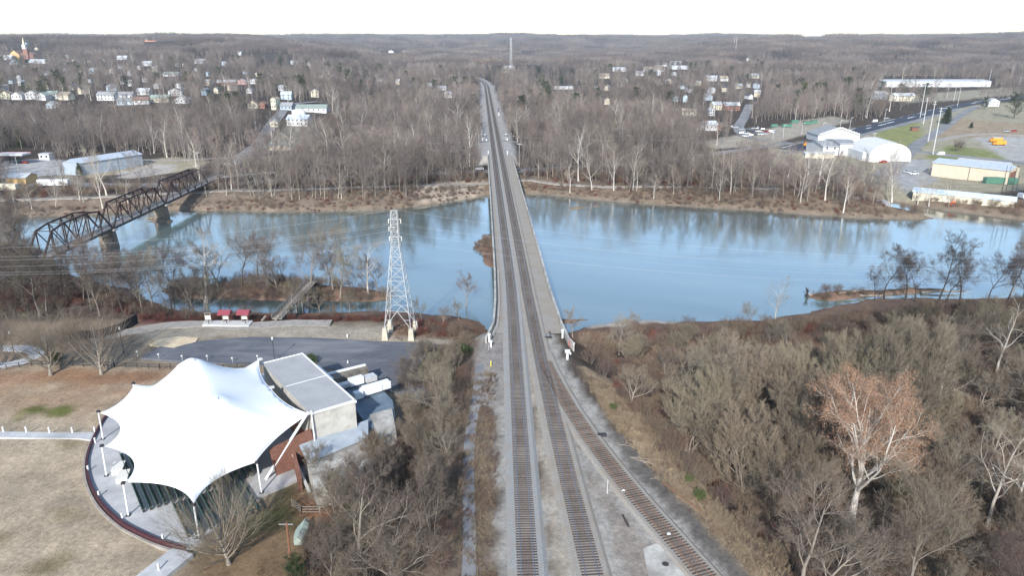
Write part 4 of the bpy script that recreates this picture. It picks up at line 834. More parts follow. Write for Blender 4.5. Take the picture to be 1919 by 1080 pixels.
# bollards
def bollard(px, py, lb):
    x, y = Wd(px, py, -5.12); t = thing('bollard', lb, 'bollard', (x, y, -5.12), 'white bollards round the plaza and paths'); MB().box((x, y, -4.65), (.20, .20, .95)).build('post', 'white', t); MB().box((x, y, -4.14), (.24, .24, .07)).build('cap', 'offwhite', t)
for i, (px, py) in enumerate([(7,810), (50,810), (93,811), (136,811), (178,810)]): bollard(px, py, 'white bollard beside the park path, %s from the left edge of the photo' % ('first', 'second', 'third', 'fourth', 'fifth')[i])
for i, (px, py) in enumerate([(179,831), (166,884), (186,932), (230,974), (306,1014)]): bollard(px, py, 'white bollard inside the maroon curved wall, %s counting from the back' % ('first', 'second', 'third', 'fourth', 'fifth')[i])
bollard(298, 1069, 'single white bollard beside the path at the bottom of the photo')
# lamps
def parklamp(px, py, lb, h=4.3, z=-5.2, m='dark'):
    x, y = Wd(px, py, z); t = thing('street_lamp', lb, 'street lamp', (x, y, z)); MB().tube([(x, y, z), (x, y, z + h)], .07, 6).build('post', m, t)
    g_ = MB().tube([(x, y, z + h), (x, y, z + h + .2), (x, y, z + h + .55)], .16, 8, .22).build('globe', 'offwhite', t); MB().tube([(x, y, z), (x, y, z + .4)], .15, 8).build('base', m, t)
parklamp(515, 677, 'dark park lamp with round globe standing behind the grey stage roof', 5.0)
parklamp(28, 668, 'park lamp post beside the curved path at the left edge', 5.2); parklamp(232, 662, 'park lamp between the lawn tree and the black fence', 5.6)
for i, (px, py) in enumerate([(42,689), (160 * .26, 676)]): pass
for i, (px, py) in enumerate([(258,668), (298,673), (342,676), (389,676), (436,680), (483,676), (531,680)]):
    x, y = Wd(px, py, -5.2); t = thing('path_light', 'small grey light on a short post along the car park edge, %s from the left' % ('first','second','third','fourth','fifth','sixth','seventh')[i], 'lamp', (x, y, -5.2), 'low lights along the car park edge')
    MB().tube([(x, y, -5.3), (x, y, -4.2)], .05, 6).build('post', 'galv', t); MB().box((x, y, -4.1), (.3, .3, .25)).build('head', 'offwhite', t)
for px, py, lb in ((651, 632, 'small white marker on the grass above the car park'), (652, 682, 'small white marker in the grass strip right of the green bush')):
    x, y = Wd(px, py, -5.3); wpost('ground_marker', x, y, -5.4, .8, lb, w_=.25)
# kiosks
def kiosk(px, py, lb, roof=True):
    x, y = Wd(px, py, -5.2); t = thing('information_kiosk', lb, 'kiosk', (x, y, -5.2)); g = 'timber'
    for s in (-.7, .7): MB().box((x + s, y, -5.2 + 1.2), (.16, .16, 2.4)).build('leg', g, t)
    MB().box((x, y, -5.2 + 1.35), (1.25, .08, 1.1)).build('board', 'offwhite', t); MB().box((x + .4, y - .8, -5.2 + .45), (.14, .14, .9)).build('side_post', 'dark', t)
    if roof:
        m_ = MB(); z0 = -5.2 + 2.35
        m_.add([(x - 1.5, y - 1.3, z0), (x + 1.5, y - 1.3, z0), (x + 1.5, y, z0 + .9), (x - 1.5, y, z0 + .9), (x - 1.5, y + 1.3, z0), (x + 1.5, y + 1.3, z0), (x - 1.5, y - 1.3, z0 - .1), (x + 1.5, y - 1.3, z0 - .1), (x - 1.5, y + 1.3, z0 - .1), (x + 1.5, y + 1.3, z0 - .1)], [(0,1,2,3),(3,2,5,4),(0,3,4,8,6),(1,7,9,5,2),(6,7,1,0),(4,5,9,8),(6,8,9,7)]); m_.build('roof', 'red_roof', t)
    else: MB().beam((x - .8, y, -5.2 + 2.5), (x + .8, y, -5.2 + 2.5), .15).build('top_rail', g, t)
kiosk(391, 605, 'open kiosk frame without a roof, left of the red roofed ones', False); kiosk(424, 604, 'wooden kiosk with red roof, the left of the two'); kiosk(459, 604, 'wooden kiosk with red roof, the right of the two')
slab('kiosk_pad', pl([(379,609),(384,601),(474,601),(466,611)], -5.2), -6, -5.17, 'concrete_light')
# footbridge over the side channel
f0 = Vector((*Wd(519, 598, -5.3), -5.3)); f1 = Vector((*Wd(585, 527, -5.0), -5.2))
fb = thing('footbridge', 'timber footbridge with railings crossing the side channel to the brushy island', 'bridge', tuple(f0)); d = (f1 - f0).normalized(); s = Vector((d.y, -d.x, 0))
MB().beam(f0, f1, 2.4, .25).build('deck', 'timber', fb)
for k in (-1.2, 1.2):
    rl = MB().beam(f0 + s * k + Vector((0, 0, 1.2)), f1 + s * k + Vector((0, 0, 1.2)), .16, .1); rl.beam(f0 + s * k + Vector((0, 0, .65)), f1 + s * k + Vector((0, 0, .65)), .08, .12); ns = 14
    for i in range(ns + 1): q = f0.lerp(f1, i / ns) + s * k; rl.beam(q, q + Vector((0, 0, 1.2)), .12)
    rl.build('railing', 'timber_grey', fb)
for i in range(6):
    q = f0.lerp(f1, (i + .5) / 6)
    for k in (-1, 1): p = q + s * k; MB().beam(p - Vector((0, 0, .1)), (p.x, p.y, -11.5), .3).build('pile', 'timber_grey', fb)
for px, py, lb in ((490, 602, 'left'), (516, 601, 'right')):
    x, y = Wd(px, py, -5.4); t = thing('guard_log', 'pale timber barrier post laid at the footbridge entrance, %s side' % lb, 'barrier', (x, y, -5.4)); MB().beam((x, y, -5.4), (x + .8, y + 1.2, -4.5), .35).build('log', 'timber', t)
x, y = Wd(503, 601, -5.2)
# black silt fence
pts = smooth(pl([(258,603),(245,611),(228,620),(205,628),(180,634),(150,636),(120,640)], -5.3), 5)
t = thing('screen_fence', 'black screen fence running diagonally behind the lawn trees', 'fence', (pts[0].x, pts[0].y, -5.5)); wallalong('screen', pts, .08, -5.7, -3.3, 'black_cloth', parent=t)
for p in pts[::4]: MB().box((p.x, p.y, -4.4), (.16, .16, 2.5)).build('post', 'dark', t)
# railing fence along the lawn
def railfence(pts, z, h, lab, m='dark', sp=2.2, bars=2):
    t = thing('rail_fence', lab, 'fence', (pts[0][0], pts[0][1], z)); P = [Vector((p[0], p[1], z)) for p in pts]; mb = MB()
    for i in range(len(P) - 1):
        a, b = P[i], P[i + 1]; n = max(1, int((b - a).length / sp))
        for j in range(bars): hh = h * (j + 1) / bars - .06; mb.beam(a + Vector((0, 0, hh)), b + Vector((0, 0, hh)), .07, .09)
        for k in range(n + 1): q = a.lerp(b, k / n); MB().box((q.x, q.y, z + h / 2), (.12, .12, h)).build('post', m, t)
    mb.build('rail', m, t)
railfence(pl([(-60,703),(60,686),(215,689),(300,692),(420,694),(470,690)], -5.3), -5.3, 1.2, 'thin dark metal fence between the lawn and the car park')
railfence(pl([(548,950),(566,964),(600,964)], -5.3), -5.3, 1.3, 'short timber rail fence in the brush below the pavilion', 'timber', 2.0, 3)
# grey tarp covered thing, pole, debris
x, y = Wd(566, 1005, -5.4); t = thing('covered_boat', 'pale green tarpaulin covered shape under the bare trees at the bottom', 'tarp', (x, y, -5.4))
m_ = MB(); 
for i in range(7):
    a = i / 6; yy = y - 2 + 4.4 * a; wd_ = 1.1 * math.sin(.5 + 2.3 * a); m_.v += [(x - wd_, yy, -5.4), (x - wd_ * .8, yy, -4.6), (x, yy, -4.2 + .1 * math.sin(a * 9)), (x + wd_ * .8, yy, -4.6), (x + wd_, yy, -5.4)]
for i in range(6):
    for j in range(4): a = i * 5 + j; m_.f.append((a, a + 1, a + 6, a + 5))
m_.f += [(0, 1, 2, 3, 4), (34, 33, 32, 31, 30)]; m_.build('cover', mat('tarp', (.24,.30,.26), (.34,.38,.33), 1.5, .7).name, t)
x, y = Wd(548, 1085, -5.4); t = thing('utility_pole', 'brown wooden utility pole rising at the bottom edge left of the brush', 'utility pole', (x, y, -5.4)); MB().tube([(x, y, -5.6), (x + .1, y, 3.2)], .17, 7, .13).build('pole', mat('pole_brown', (.16,.07,.04), (.22,.11,.07), 2, .9).name, t); MB().beam((x - .9, y, 2.9), (x + .9, y, 2.9), .12).build('crossarm', 'timber_grey', t)
# ---------------------------------------------------------------- lattice tower and its wires
feet = [Vector((*Wd(a, b, -5.5), 0)) for a, b in ((722,637), (771,639), (779,624), (732,623))]; cc = sum(feet, Vector()) / 4
mat('tower_steel', (.40,.40,.39), (.50,.50,.48), 1, .7); tw_ = thing('lattice_tower', 'white steel lattice power tower on concrete feet by the riverbank', 'power tower', (cc.x, cc.y, -5.5))
for f_ in feet: MB().box((f_.x, f_.y, -4.2), (1.5, 1.5, 3.4), taper=.62).build('footing', mat('footing', (.42,.38,.30), (.55,.50,.40), 1, .9).name if 'footing' not in MT else 'footing', tw_)
lev = [(-2.6, 1.0), (1.5, .86), (5.2, .73), (8.6, .61), (11.6, .50), (14.2, .40), (16.4, .30), (18.2, .27), (19.9, .26), (21.5, .25), (23.0, .24), (24.6, .22)]
def corner(k, z, s): return cc + (feet[k] - cc) * s + Vector((0, 0, z))
for k in range(4):
    m_ = MB()
    for (z0, s0), (z1, s1) in zip(lev, lev[1:]): m_.beam(corner(k, z0, s0), corner(k, z1, s1), .12)
    m_.build('leg', 'tower_steel', tw_)
for k in range(4):
    m_ = MB(); k2 = (k + 1) % 4
    for i, ((z0, s0), (z1, s1)) in enumerate(zip(lev, lev[1:])):
        a, b, c_, d_ = corner(k, z0, s0), corner(k2, z0, s0), corner(k, z1, s1), corner(k2, z1, s1)
        if i == 0: mid = (c_ + d_) / 2; m_.beam(a, mid, .11); m_.beam(b, mid, .11); m_.beam((a + c_) / 2, (a + mid) / 2, .08); m_.beam((b + d_) / 2, (b + mid) / 2, .08)
        else: m_.beam(a, d_, .055); m_.beam(b, c_, .055)
        m_.beam(c_, d_, .075)
    m_.build('bracing', 'tower_steel', tw_)
arms = []
for z, w__ in ((24.3, 0), (22.6, 1), (20.8, -1), (18.6, 1), (22.6, -1), (18.6, -1)):
    if w__: p = cc + Vector((w__ * 1.35, 0, z)); MB().beam(cc + Vector((0, 0, z)), p, .14).build('arm', 'galv', tw_)
    else: p = cc + Vector((0, 0, 24.8))
    ins = p - Vector((0, 0, .9)) if w__ else p
    if w__: MB().tube([tuple(p), tuple(ins)], .09, 6).build('insulator', 'offwhite', tw_)
    arms.append(ins)
def wire(a, b, sag, label, r=.012, group='overhead wires', name='power_line'):
    a = Vector(a); b = Vector(b); pts = [a.lerp(b, i / 24) - Vector((0, 0, 4 * sag * (i / 24) * (1 - i / 24))) for i in range(25)]
    t = tag(MB().tube(pts, r, 3).build(name, 'wire', origin=tuple(a)), label, 'wire', group); return t
for i, p in enumerate(arms):
    wire(p, (-235, 150 + i * 2.2, 25 + p.z - 22), 9.5, 'thin power wire strung from the lattice tower to the left over the river bank trees')
    wire(p, (255, 156 + i * 2.2, 25 + p.z - 22), 12.5, 'thin power wire strung from the lattice tower to the right across the tracks')
# ---------------------------------------------------------------- the old truss bridge
tb = thing('truss_bridge', 'rusty dark steel truss bridge of three spans with a grey deck, left', 'bridge', (-144.4, 292, -3))
XL, XR, DZ = -146.9, -142.0, -3.0
sp0 = [168.5, 210, 251, 292, 336.5]
for si in range(4):
    a, b = sp0[si], sp0[si + 1] - .8; n = 6; L_ = b - a; ht = 7.6 if si != 1 else 8.4
    for X in (XL, XR):
        m_ = MB(); top = []; bot = [Vector((X, a + L_ * i / n, DZ)) for i in range(n + 1)]
        for i in range(1, n): top.append(Vector((X, a + L_ * i / n, DZ + ht * (.88 if si <= 1 and i in (1, n - 1) else 1))))
        ch = MB(); ch.beam(bot[0], top[0], .5, .45); ch.beam(bot[-1], top[-1], .5, .45)
        for i in range(len(top) - 1): ch.beam(top[i], top[i + 1], .5, .45)
        ch.build('top_chord', 'steel_rust', tb)
        MB().beam(bot[0] - Vector((0, 0, .5)), bot[-1] - Vector((0, 0, .5)), .35, .5).build('bottom_chord', 'steel_dark', tb)
        for i in range(1, n): m_.beam(bot[i], top[i - 1], .28)
        for i in range(1, n - 1):
            if i < n / 2: m_.beam(top[i - 1], bot[i + 1], .26)
            else: m_.beam(bot[i], top[i], .26)
            if i in (2, 3): m_.beam(bot[i], top[i], .12) if i < n / 2 else m_.beam(top[i - 1], bot[i + 1], .12)
        m_.build('web_members', 'steel_rust', tb)
    m_ = MB()
    for i in range(1, n):
        z = DZ + ht * (.88 if si <= 1 and i in (1, n - 1) else 1); y = a + L_ * i / n; m_.beam((XL, y, z), (XR, y, z), .22)
        if i < n - 1: z2 = DZ + ht * (.88 if si <= 1 and i + 1 in (1, n - 1) else 1); y2 = a + L_ * (i + 1) / n; m_.beam((XL, y, z), (XR, y2, z2), .12); m_.beam((XR, y, z), (XL, y2, z2), .12)
    m_.build('top_bracing', 'steel_rust', tb)
MB().box((-144.4, 262, DZ - .1), (4.5, 190, .3)).build('deck', 'timber_grey', tb)
for X in (XL + .5, XR - .5):
    m_ = MB(); m_.beam((X, 168, DZ + 1.2), (X, 356, DZ + 1.2), .08, .12); m_.beam((X, 168, DZ + .7), (X, 356, DZ + .7), .06, .1)
    for y in np.arange(168, 357, 2.6): m_.beam((X, y, DZ), (X, y, DZ + 1.2), .09)
    m_.build('railing', 'timber_grey', tb)
for y in sp0[1:4]: p = MB().box((-144.4, y - .4, -7.8), (6.4, 2.2, 8.4), taper=.8).build('pier', 'stone', tb); MB().box((-144.4, y - .4, -3.75), (7, 2.4, .5)).build('pier_cap', 'concrete', p)
MB().box((-144.4, 338.5, -6), (9, 4, 5)).build('abutment', 'stone', tb); MB().box((-144.4, 166.5, -6), (9, 4, 5)).build('abutment', 'stone', tb)
x, y = Wd(298, 412, WZ); t = thing('driftwood_pile', 'pale driftwood snagged at the foot of the truss bridge pier', 'driftwood', (x, y, -9.6)); rr_ = random.Random(4)
for i in range(7): MB().tube([(x + rr_.uniform(-6, 6), y + rr_.uniform(-1, 1), -9.3), (x + rr_.uniform(-6, 6), y + rr_.uniform(-1, 2), -8.6)], .2, 6, .08).build('log', 'driftwood', t)
# the trail trestle past the bridge
t = thing('trestle_approach', 'dark timber trestle behind the trees at the end of the truss bridge', 'trestle', (-130, 352, -4))
MB().beam((-144, 352, -3.2), (-120, 366, -3.2), 3.5, .5).build('deck', 'timber_grey', t)
for k in range(6): x = -140 + k * 4; y = 354.3 + k * 2.35; MB().box((x, y, -5.4), (.5, 3, 4.4)).build('bent', 'steel_dark', t)
# ---------------------------------------------------------------- buildings
def winset(mb, w_, h, z0, rows, cols, y, sx=1.0, sy=1.3, xo=0):
    for r_ in range(rows):
        for c in range(cols): mb.box((xo + (c + .5) * w_ / cols - w_ / 2, y, z0 + h * (r_ + .55) / rows), (sx, .08, min(sy, h / rows * .55)))
HN = 0
def house(px0, px1, pyb, h, label, wall='white', roofm='roof_grey', depth=9, rh=None, gable='front', rz=0, name='house', cat='house', chim=True, win=True, group=None, flat=False, zup=0, maxd=None):
    """a building whose front stands between two photo columns with its foot on a photo row"""
    global HN; HN += 1
    x, y, z = G((px0 + px1) / 2, pyb); w_ = (px1 - px0) * (y * CT + (CAM_Z - z) * ST) / FPX
    y += depth / 2; z = min(z, gz(x, y), gz(x - w_ / 2, y), gz(x + w_ / 2, y)) + zup
    t = thing(name, label, cat, (x, y, z), group, local=True, rz=rz); h0 = -3; FOOT.append((x, y, w_ / 2 + 1.5, depth / 2 + 1.5))
    MB().box((0, 0, (h + h0) / 2), (w_, depth, h - h0)).build('wall', wall, t)
    rh = (.28 * min(w_, depth) + .4) if rh is None else rh; e = .45; m_ = MB()
    if flat: m_.box((0, 0, h + .12), (w_ + .5, depth + .5, .3))
    elif gable == 'front':
        X, Y = w_ / 2 + e, depth / 2 + e
        m_.add([(-X, -Y, h - .15), (0, -Y, h + rh), (X, -Y, h - .15), (-X, Y, h - .15), (0, Y, h + rh), (X, Y, h - .15), (-X, -Y, h - .4), (X, -Y, h - .4), (-X, Y, h - .4), (X, Y, h - .4), (0, -Y, h + rh - .25), (0, Y, h + rh - .25)],
               [(0,1,4,3),(1,2,5,4),(6,8,11,10),(10,11,9,7),(0,6,10,1),(1,10,7,2),(3,4,11,8),(4,5,9,11),(0,3,8,6),(2,7,9,5)])
        MB().add([(-w_ / 2, -depth / 2, h - .1), (w_ / 2, -depth / 2, h - .1), (0, -depth / 2, h + rh - .25), (-w_ / 2, depth / 2, h - .1), (w_ / 2, depth / 2, h - .1), (0, depth / 2, h + rh - .25)], [(0,1,2),(5,4,3),(0,3,4,1),(0,2,5,3),(1,4,5,2)]).build('gable', wall, t)
    else:
        X, Y = w_ / 2 + e, depth / 2 + e
        m_.add([(-X, -Y, h - .15), (-X, 0, h + rh), (-X, Y, h - .15), (X, -Y, h - .15), (X, 0, h + rh), (X, Y, h - .15), (-X, -Y, h - .4), (-X, Y, h - .4), (X, -Y, h - .4), (X, Y, h - .4), (-X, 0, h + rh - .25), (X, 0, h + rh - .25)],
               [(0,3,4,1),(1,4,5,2),(6,10,11,8),(10,7,9,11),(0,1,10,6),(1,2,7,10),(3,8,11,4),(4,11,9,5),(0,6,8,3),(2,5,9,7)])
        MB().add([(-w_ / 2, -depth / 2, h - .1), (-w_ / 2, depth / 2, h - .1), (-w_ / 2, 0, h + rh - .25), (w_ / 2, -depth / 2, h - .1), (w_ / 2, depth / 2, h - .1), (w_ / 2, 0, h + rh - .25)], [(0,2,1),(3,4,5),(0,1,4,3),(0,3,5,2),(1,2,5,4)]).build('gable', wall, t)
    rf = m_.build('roof', roofm, t)
    if chim and not flat: MB().box((w_ * .2, .6, h + rh * .8), (.7, .7, rh + .8)).build('chimney', 'brick', rf)
    if win:
        rows = 2 if h > 4.6 else 1; cols = max(2, int(w_ / 3.2)); zz_ = .2
        for r_ in range(rows):
            for c in range(min(cols, 6)):
                MB().box(((c + .5) * w_ / min(cols, 6) - w_ / 2, -depth / 2 - .02, (r_ + .6) * h / rows), (.9, .1, 1.3)).build('window', 'glass', t)
    return t
mat('roof_grey', (.20,.205,.21), (.28,.28,.285), .6, .9, rnd=.25); mat('roof_light', (.42,.44,.46), (.52,.54,.55), .5, .8); mat('roof_green', (.22,.27,.24), (.28,.33,.29), .6, .9)
mat('roof_brown', (.19,.12,.09), (.26,.17,.13), .6, .9); mat('roof_tan', (.30,.25,.19), (.38,.32,.25), .6, .9); mat('roof_orange', (.50,.20,.10), (.58,.26,.14), .6, .85); mat('roof_dark', (.07,.075,.085), (.11,.11,.12), .6, .9)
mat('wall_blue', (.45,.55,.62), (.52,.6,.66), .5, .8); mat('wall_yellow', (.60,.56,.42), (.66,.62,.48), .5, .8); mat('wall_cream', (.66,.60,.46), (.72,.66,.52), .4, .8, rnd=.06); mat('wall_pink', (.50,.30,.28), (.55,.36,.33), .5, .8)
mat('wall_tan', (.56,.48,.36), (.62,.54,.42), .35, .8); mat('wall_brick', (.25,.13,.10), (.32,.17,.13), .8, .9); mat('wall_ochre', (.62,.40,.18), (.68,.46,.22), .5, .85); mat('metal_blue', (.34,.40,.46), (.42,.48,.53), .5, .5, stretch=(4,1,1)); mat('green_metal', (.06,.16,.11), (.09,.21,.15), 1, .6)
mat('wall_white', (.66,.66,.65), (.58,.58,.575), .4, .8)
#VIS                                     # photo boxes that trees in front must leave open: x0 y0 x1 y1 chance
HL = [  # px0 px1 base height label wall roof gable
 (1,17,186,5,'yellow cream house at the left edge of the row of hillside houses','wall_yellow','roof_tan','front'), (22,42,187,4.5,'white gabled house second in the hillside row from the left','wall_white','roof_grey','front'),
 (47,69,186,5.5,'tall white gabled house third in the hillside row, grey green roof','wall_white','roof_green','front'), (70,88,188,4.5,'white house with pointed gable between two larger ones in the hillside row','wall_white','roof_green','front'),
 (88,106,186,5,'white house with long green grey roof at the end of the white group','wall_white','roof_green','side'), (109,132,187,4.5,'cream house under a broad tan hipped roof on the hillside','wall_cream','roof_tan','side'),
 (86,102,204,4,'pale blue house below the white hillside group','wall_blue','roof_light','front'), (182,216,188,5,'long white house with grey roof and bright right gable on the hillside','wall_white','roof_grey','side'),
 (220,248,187,4.5,'grey roofed house beside the long white one on the hillside','wall_white','roof_grey','side'), (219,247,197,3.5,'low grey house just below the grey roofed one','wall_blue','roof_grey','side'),
 (250,276,196,4,'white house with brown roof in the hillside row','wall_white','roof_brown','side'), (282,315,192,4,'house with wide grey green roof right of the brown roofed one','wall_cream','roof_green','side'),
 (257,279,178,4,'pale house behind the brown roofed house','wall_white','roof_light','side'), (315,338,180,5,'white house with several gables near the right end of the hillside row','wall_white','roof_grey','front'),
 (327,352,194,4,'white low house at the right end of the hillside row','wall_white','roof_light','front'), (330,340,168,5,'narrow white house peeking over the hillside row','wall_white','roof_grey','front'),
 (199,216,170,5,'pale grey house standing behind the hillside row','wall_blue','roof_light','front'), (0,8,170,5,'white blue house at the far left edge above the row','wall_blue','roof_light','front'),
 (407,440,160,4,'long house with orange brown wall and pale roof in the trees','wall_brick','roof_light','side'), (443,461,158,4,'pale pinkish house beside the long orange brown one','wall_pink','roof_light','front'),
 (469,480,157,4,'small white house right of the pinkish one','wall_white','roof_light','front'), (461,471,175,4,'tiny white gabled house in the trees above the yellow cottage','wall_white','roof_grey','front'),
 (464,482,203,4,'yellow white cottage with red neighbour above the town road','wall_yellow','roof_brown','front'), (484,497,204,4,'red house beside the yellow cottage above the town road','wall_brick','roof_brown','front'),
 (5,22,112,5,'white house left of the church','wall_white','roof_light','side'), (17,34,122,5,'pale blue house below the church','wall_blue','roof_light','front'), (44,58,128,5,'white house below the church, right of the pale blue one','wall_white','roof_grey','front'),
 (54,86,119,4,'long white building below the church on the right','wall_white','roof_light','side'), (167,180,138,6,'pale blue white house alone in the upper left woods','wall_blue','roof_light','front'), (219,237,112,4,'long pale house high in the upper left woods','wall_white','roof_light','side'),
 (365,384,119,5,'white house with two gables in the upper left woods','wall_white','roof_light','side'), (266,283,123,4,'small white house in the upper left woods below the orange roofed chapel','wall_white','roof_light','side'), (305,336,143,4,'long low pale house in the middle of the upper left woods','wall_white','roof_green','side'),
 (339,356,92,8,'white house on the ridge right of the orange roofed chapel','wall_white','roof_light','front'), (84,92,100,5,'tiny white house right of the church','wall_white','roof_light','front'), (120,128,106,5,'tiny white gabled house far right of the church','wall_white','roof_light','front'),
 (544,559,119,4,'small pale house in the woods right of the two big evergreens','wall_white','roof_light','side'), (712,717,154,4,'tiny bright white house beside the dark conifer','wall_white','roof_light','front'),
 (510,520,206,9,'tall narrow yellow house by the town road','wall_yellow','roof_tan','front'), (526,548,207,4,'grey house behind the tall yellow one','metal_blue','roof_grey','side'), (582,596,182,6,'pale yellow house in the trees above the long white building','wall_yellow','roof_light','front'),
 (522,532,170,4,'small white house upper left of the pale yellow one','wall_white','roof_light','side'), (526,545,186,5,'pale blue house with pink base above the grey one','wall_blue','roof_light','side'), (506,520,239,4,'small cream house below the town road','wall_cream','roof_light','front'),
 (817,835,169,3,'small low white building in the woods left of the tracks','wall_white','roof_light','side'), (946,952,128,3,'small white shed at the foot of the radio mast','wall_white','roof_light','side'), (954,962,128,3,'second small white shed at the foot of the radio mast','wall_white','roof_light','side'),
 (1149,1175,134,4,'long white building in the woods right of centre','wall_white','roof_light','side'), (1123,1142,147,4,'pale tan house in the woods below the long white building','wall_cream','roof_tan','side'), (1192,1208,142,4,'pale house right of the tan one in the woods','wall_white','roof_grey','side'),
 (1226,1252,124,4,'white building with grey roof in the pale cluster right of centre','wall_white','roof_grey','side'), (1207,1246,133,4,'long low tan roofed building below the white one','wall_white','roof_tan','side'), (1257,1279,121,5,'white building with dark roof at the left of the cluster','wall_white','roof_grey','side'),
 (1284,1304,124,6,'brightest white building in the cluster right of centre','wall_white','roof_light','front'), (1258,1290,130,4,'long white wall below the brightest building','wall_white','roof_light','side'), (1319,1340,116,7,'white gabled building alone right of the cluster','wall_white','roof_light','front'),
 (1377,1391,122,5,'small white house in the right woods under the horizon','wall_white','roof_light','front'), (1325,1345,152,4,'white low house in the right woods','wall_white','roof_light','side'), (1350,1365,152,4,'white low house right beside its twin','wall_white','roof_tan','side'),
 (1379,1391,166,4,'pale yellow house in the right woods','wall_yellow','roof_light','side'), (1334,1352,206,5,'pale yellow building left of the red barn','wall_yellow','roof_light','side'), (1357,1386,207,5,'red barn with pale roof above the car lot','wall_brick','roof_light','side'),
 (1280,1307,217,3.5,'low building with tan roof left of the little white house','wall_cream','roof_tan','side'), (1330,1339,217,5,'little white gabled house near the red barn','wall_white','roof_light','front'), (1318,1343,245,4.5,'white and grey workshop at the car lot','wall_white','roof_light','side'), (1343,1353,245,4.3,'red end section of the workshop at the car lot','wall_brick','roof_brown','side'),
 (1408,1422,147,4,'cream house in the woods above the highway','wall_cream','roof_light','side'), (1450,1463,112,5,'pale tan house high in the right woods','wall_cream','roof_light','front'), (1474,1486,112,5,'white house with dark neighbour high in the right woods','wall_white','roof_light','front'), (1655,1672,113,4,'low tan roof high in the far right woods','wall_cream','roof_tan','side'),
 (1637,1662,186,6,'pale blue metal workshop left of the long cream warehouse','wall_blue','roof_light','side'), (1671,1715,190,6,'long cream white warehouse beyond the highway','wall_cream','roof_light','side'), (1852,1872,199,5,'white house half hidden by the evergreens at the right','wall_white','roof_light','front'),
 (691,711,99,14,'white block building at the head of the hillside terrace','wall_white','roof_light','side'), (1450,1461,74,12,'small white block on the horizon','wall_white','roof_light','side'), (1483,1500,74,8,'long pale roof on the horizon','wall_white','roof_light','side'), (1549,1560,73,9,'pale low block on the horizon right of the big complex','wall_white','roof_light','side'),
]
for i in range(6): HL.append((690 + i * 12.5, 700 + i * 12.5, 106 - (i % 2), 6, 'white house in the bright terrace on the far hillside, %s from the left' % ('first','second','third','fourth','fifth','sixth')[i], 'wall_white', 'roof_light' if i % 2 else 'roof_tan', 'front' if i % 2 else 'side'))
for (a, b, c, h, lb, wm, rm, gb) in HL:
    ppm = FPX / max(50, G((a + b) / 2, c)[1]); far = ppm < 1.2
    house(a, b, c, h, lb, wm, rm, 8 if not far else 14, gable=gb, rz=random.uniform(-.25, .25), chim=not far and i % 2 == 0, win=not far, name='house' if (b - a) < 30 else 'building', cat='house' if (b - a) < 30 else 'building')
    VIS.append((a - 1, c - h * ppm - 4, b + 1, c - 1.5, .8))
rt = random.Random(12)
def tiny(n, x0, x1, y0, y1, label, group):
    k = 0
    while k < n:
        px, py = rt.uniform(x0, x1), rt.uniform(y0, y1)
        if any(v[0] - 8 < px < v[2] + 8 and v[1] - 3 < py < v[3] + 8 for v in VIS): continue
        w_ = rt.uniform(5, 9) * (.7 + (py - 90) / 180); house(px - w_ / 2, px + w_ / 2, py, rt.uniform(4, 6), label, rt.choice(['wall_white', 'wall_white', 'wall_cream', 'wall_blue', 'wall_tan']), rt.choice(['roof_grey', 'roof_light', 'roof_dark', 'roof_brown']), 9, gable=rt.choice(['front', 'side']), rz=rt.uniform(-.5, .5), chim=False, win=False, group=group)
        ppm = FPX / G(px, py)[1]; VIS.append((px - w_ / 2, py - 5 * ppm - 2, px + w_ / 2, py - 2 * ppm, .8)); k += 1
tiny(46, 5, 480, 98, 188, 'small pale house half hidden by trees on the left hillside', 'small houses on the left hillside'); tiny(26, 1110, 1430, 112, 200, 'small pale house half hidden in the woods right of the tracks', 'small houses in the woods on the right'); tiny(10, 560, 880, 110, 185, 'small pale house half hidden in the woods left of the tracks', 'small houses in the woods left of the tracks')
# long white warehouse
house(1655, 1856, 163, 8, 'very long white warehouse in front of the right woods', 'wall_white', 'roof_light', 40, rh=1.5, gable='side', name='warehouse', cat='warehouse', chim=False, win=False); VIS.append((1652, 146, 1860, 163, .9))
# church
x, y, z = G(42, 110); t = thing('church', 'red brick church with ochre gable and a tall pale steeple on the left ridge', 'church', (x, y, z), local=True)
k = (y * CT + 50 * ST) / FPX
def cb(px0, px1, h0, h1, m, nm, dy=0, dp=14, taper=1.0): w_ = (px1 - px0) * k; MB().box((((px0 + px1) / 2 - 42) * k, dy, (h0 + h1) / 2), (w_, dp, h1 - h0), taper=taper).build(nm, m, t)
cb(24, 42, -3, 9, 'wall_ochre', 'nave'); cb(42, 66, -3, 10, 'wall_brick', 'transept', 4, 16); cb(50, 58, -3, 20, 'wall_brick', 'tower', -3, 9)
xx = (33 - 42) * k; ww = 9.5 * k; MB().add([(xx - ww, -8, 9), (xx + ww, -8, 9), (xx, -8, 17), (xx - ww, 14, 9), (xx + ww, 14, 9), (xx, 14, 17)], [(0,1,2),(5,4,3),(0,2,5,3),(1,4,5,2),(0,3,4,1)]).build('gable', 'wall_ochre', t)
MB().add([(xx - ww - .6, -8.6, 8.8), (xx, -8.6, 17.4), (xx, 14, 17.4), (xx - ww - .6, 14, 8.8), (xx + ww + .6, -8.6, 8.8), (xx + ww + .6, 14, 8.8)], [(0,1,2,3),(1,4,5,2)]).build('roof', 'roof_brown', t)
x2 = (54 - 42) * k; MB().box((x2, 4, 12), (24 * k, 17, 4), taper=.5).build('roof', 'roof_brown', t); sp_ = MB().box((x2 - 2, -3, 24), (7, 7, 8)).build('belfry', 'wall_white', t); MB().box((x2 - 2, -3, 35.5), (4.6, 4.6, 15), taper=.04).build('spire', 'wall_tan', t)
VIS.append((20, 78, 68, 112, .97))
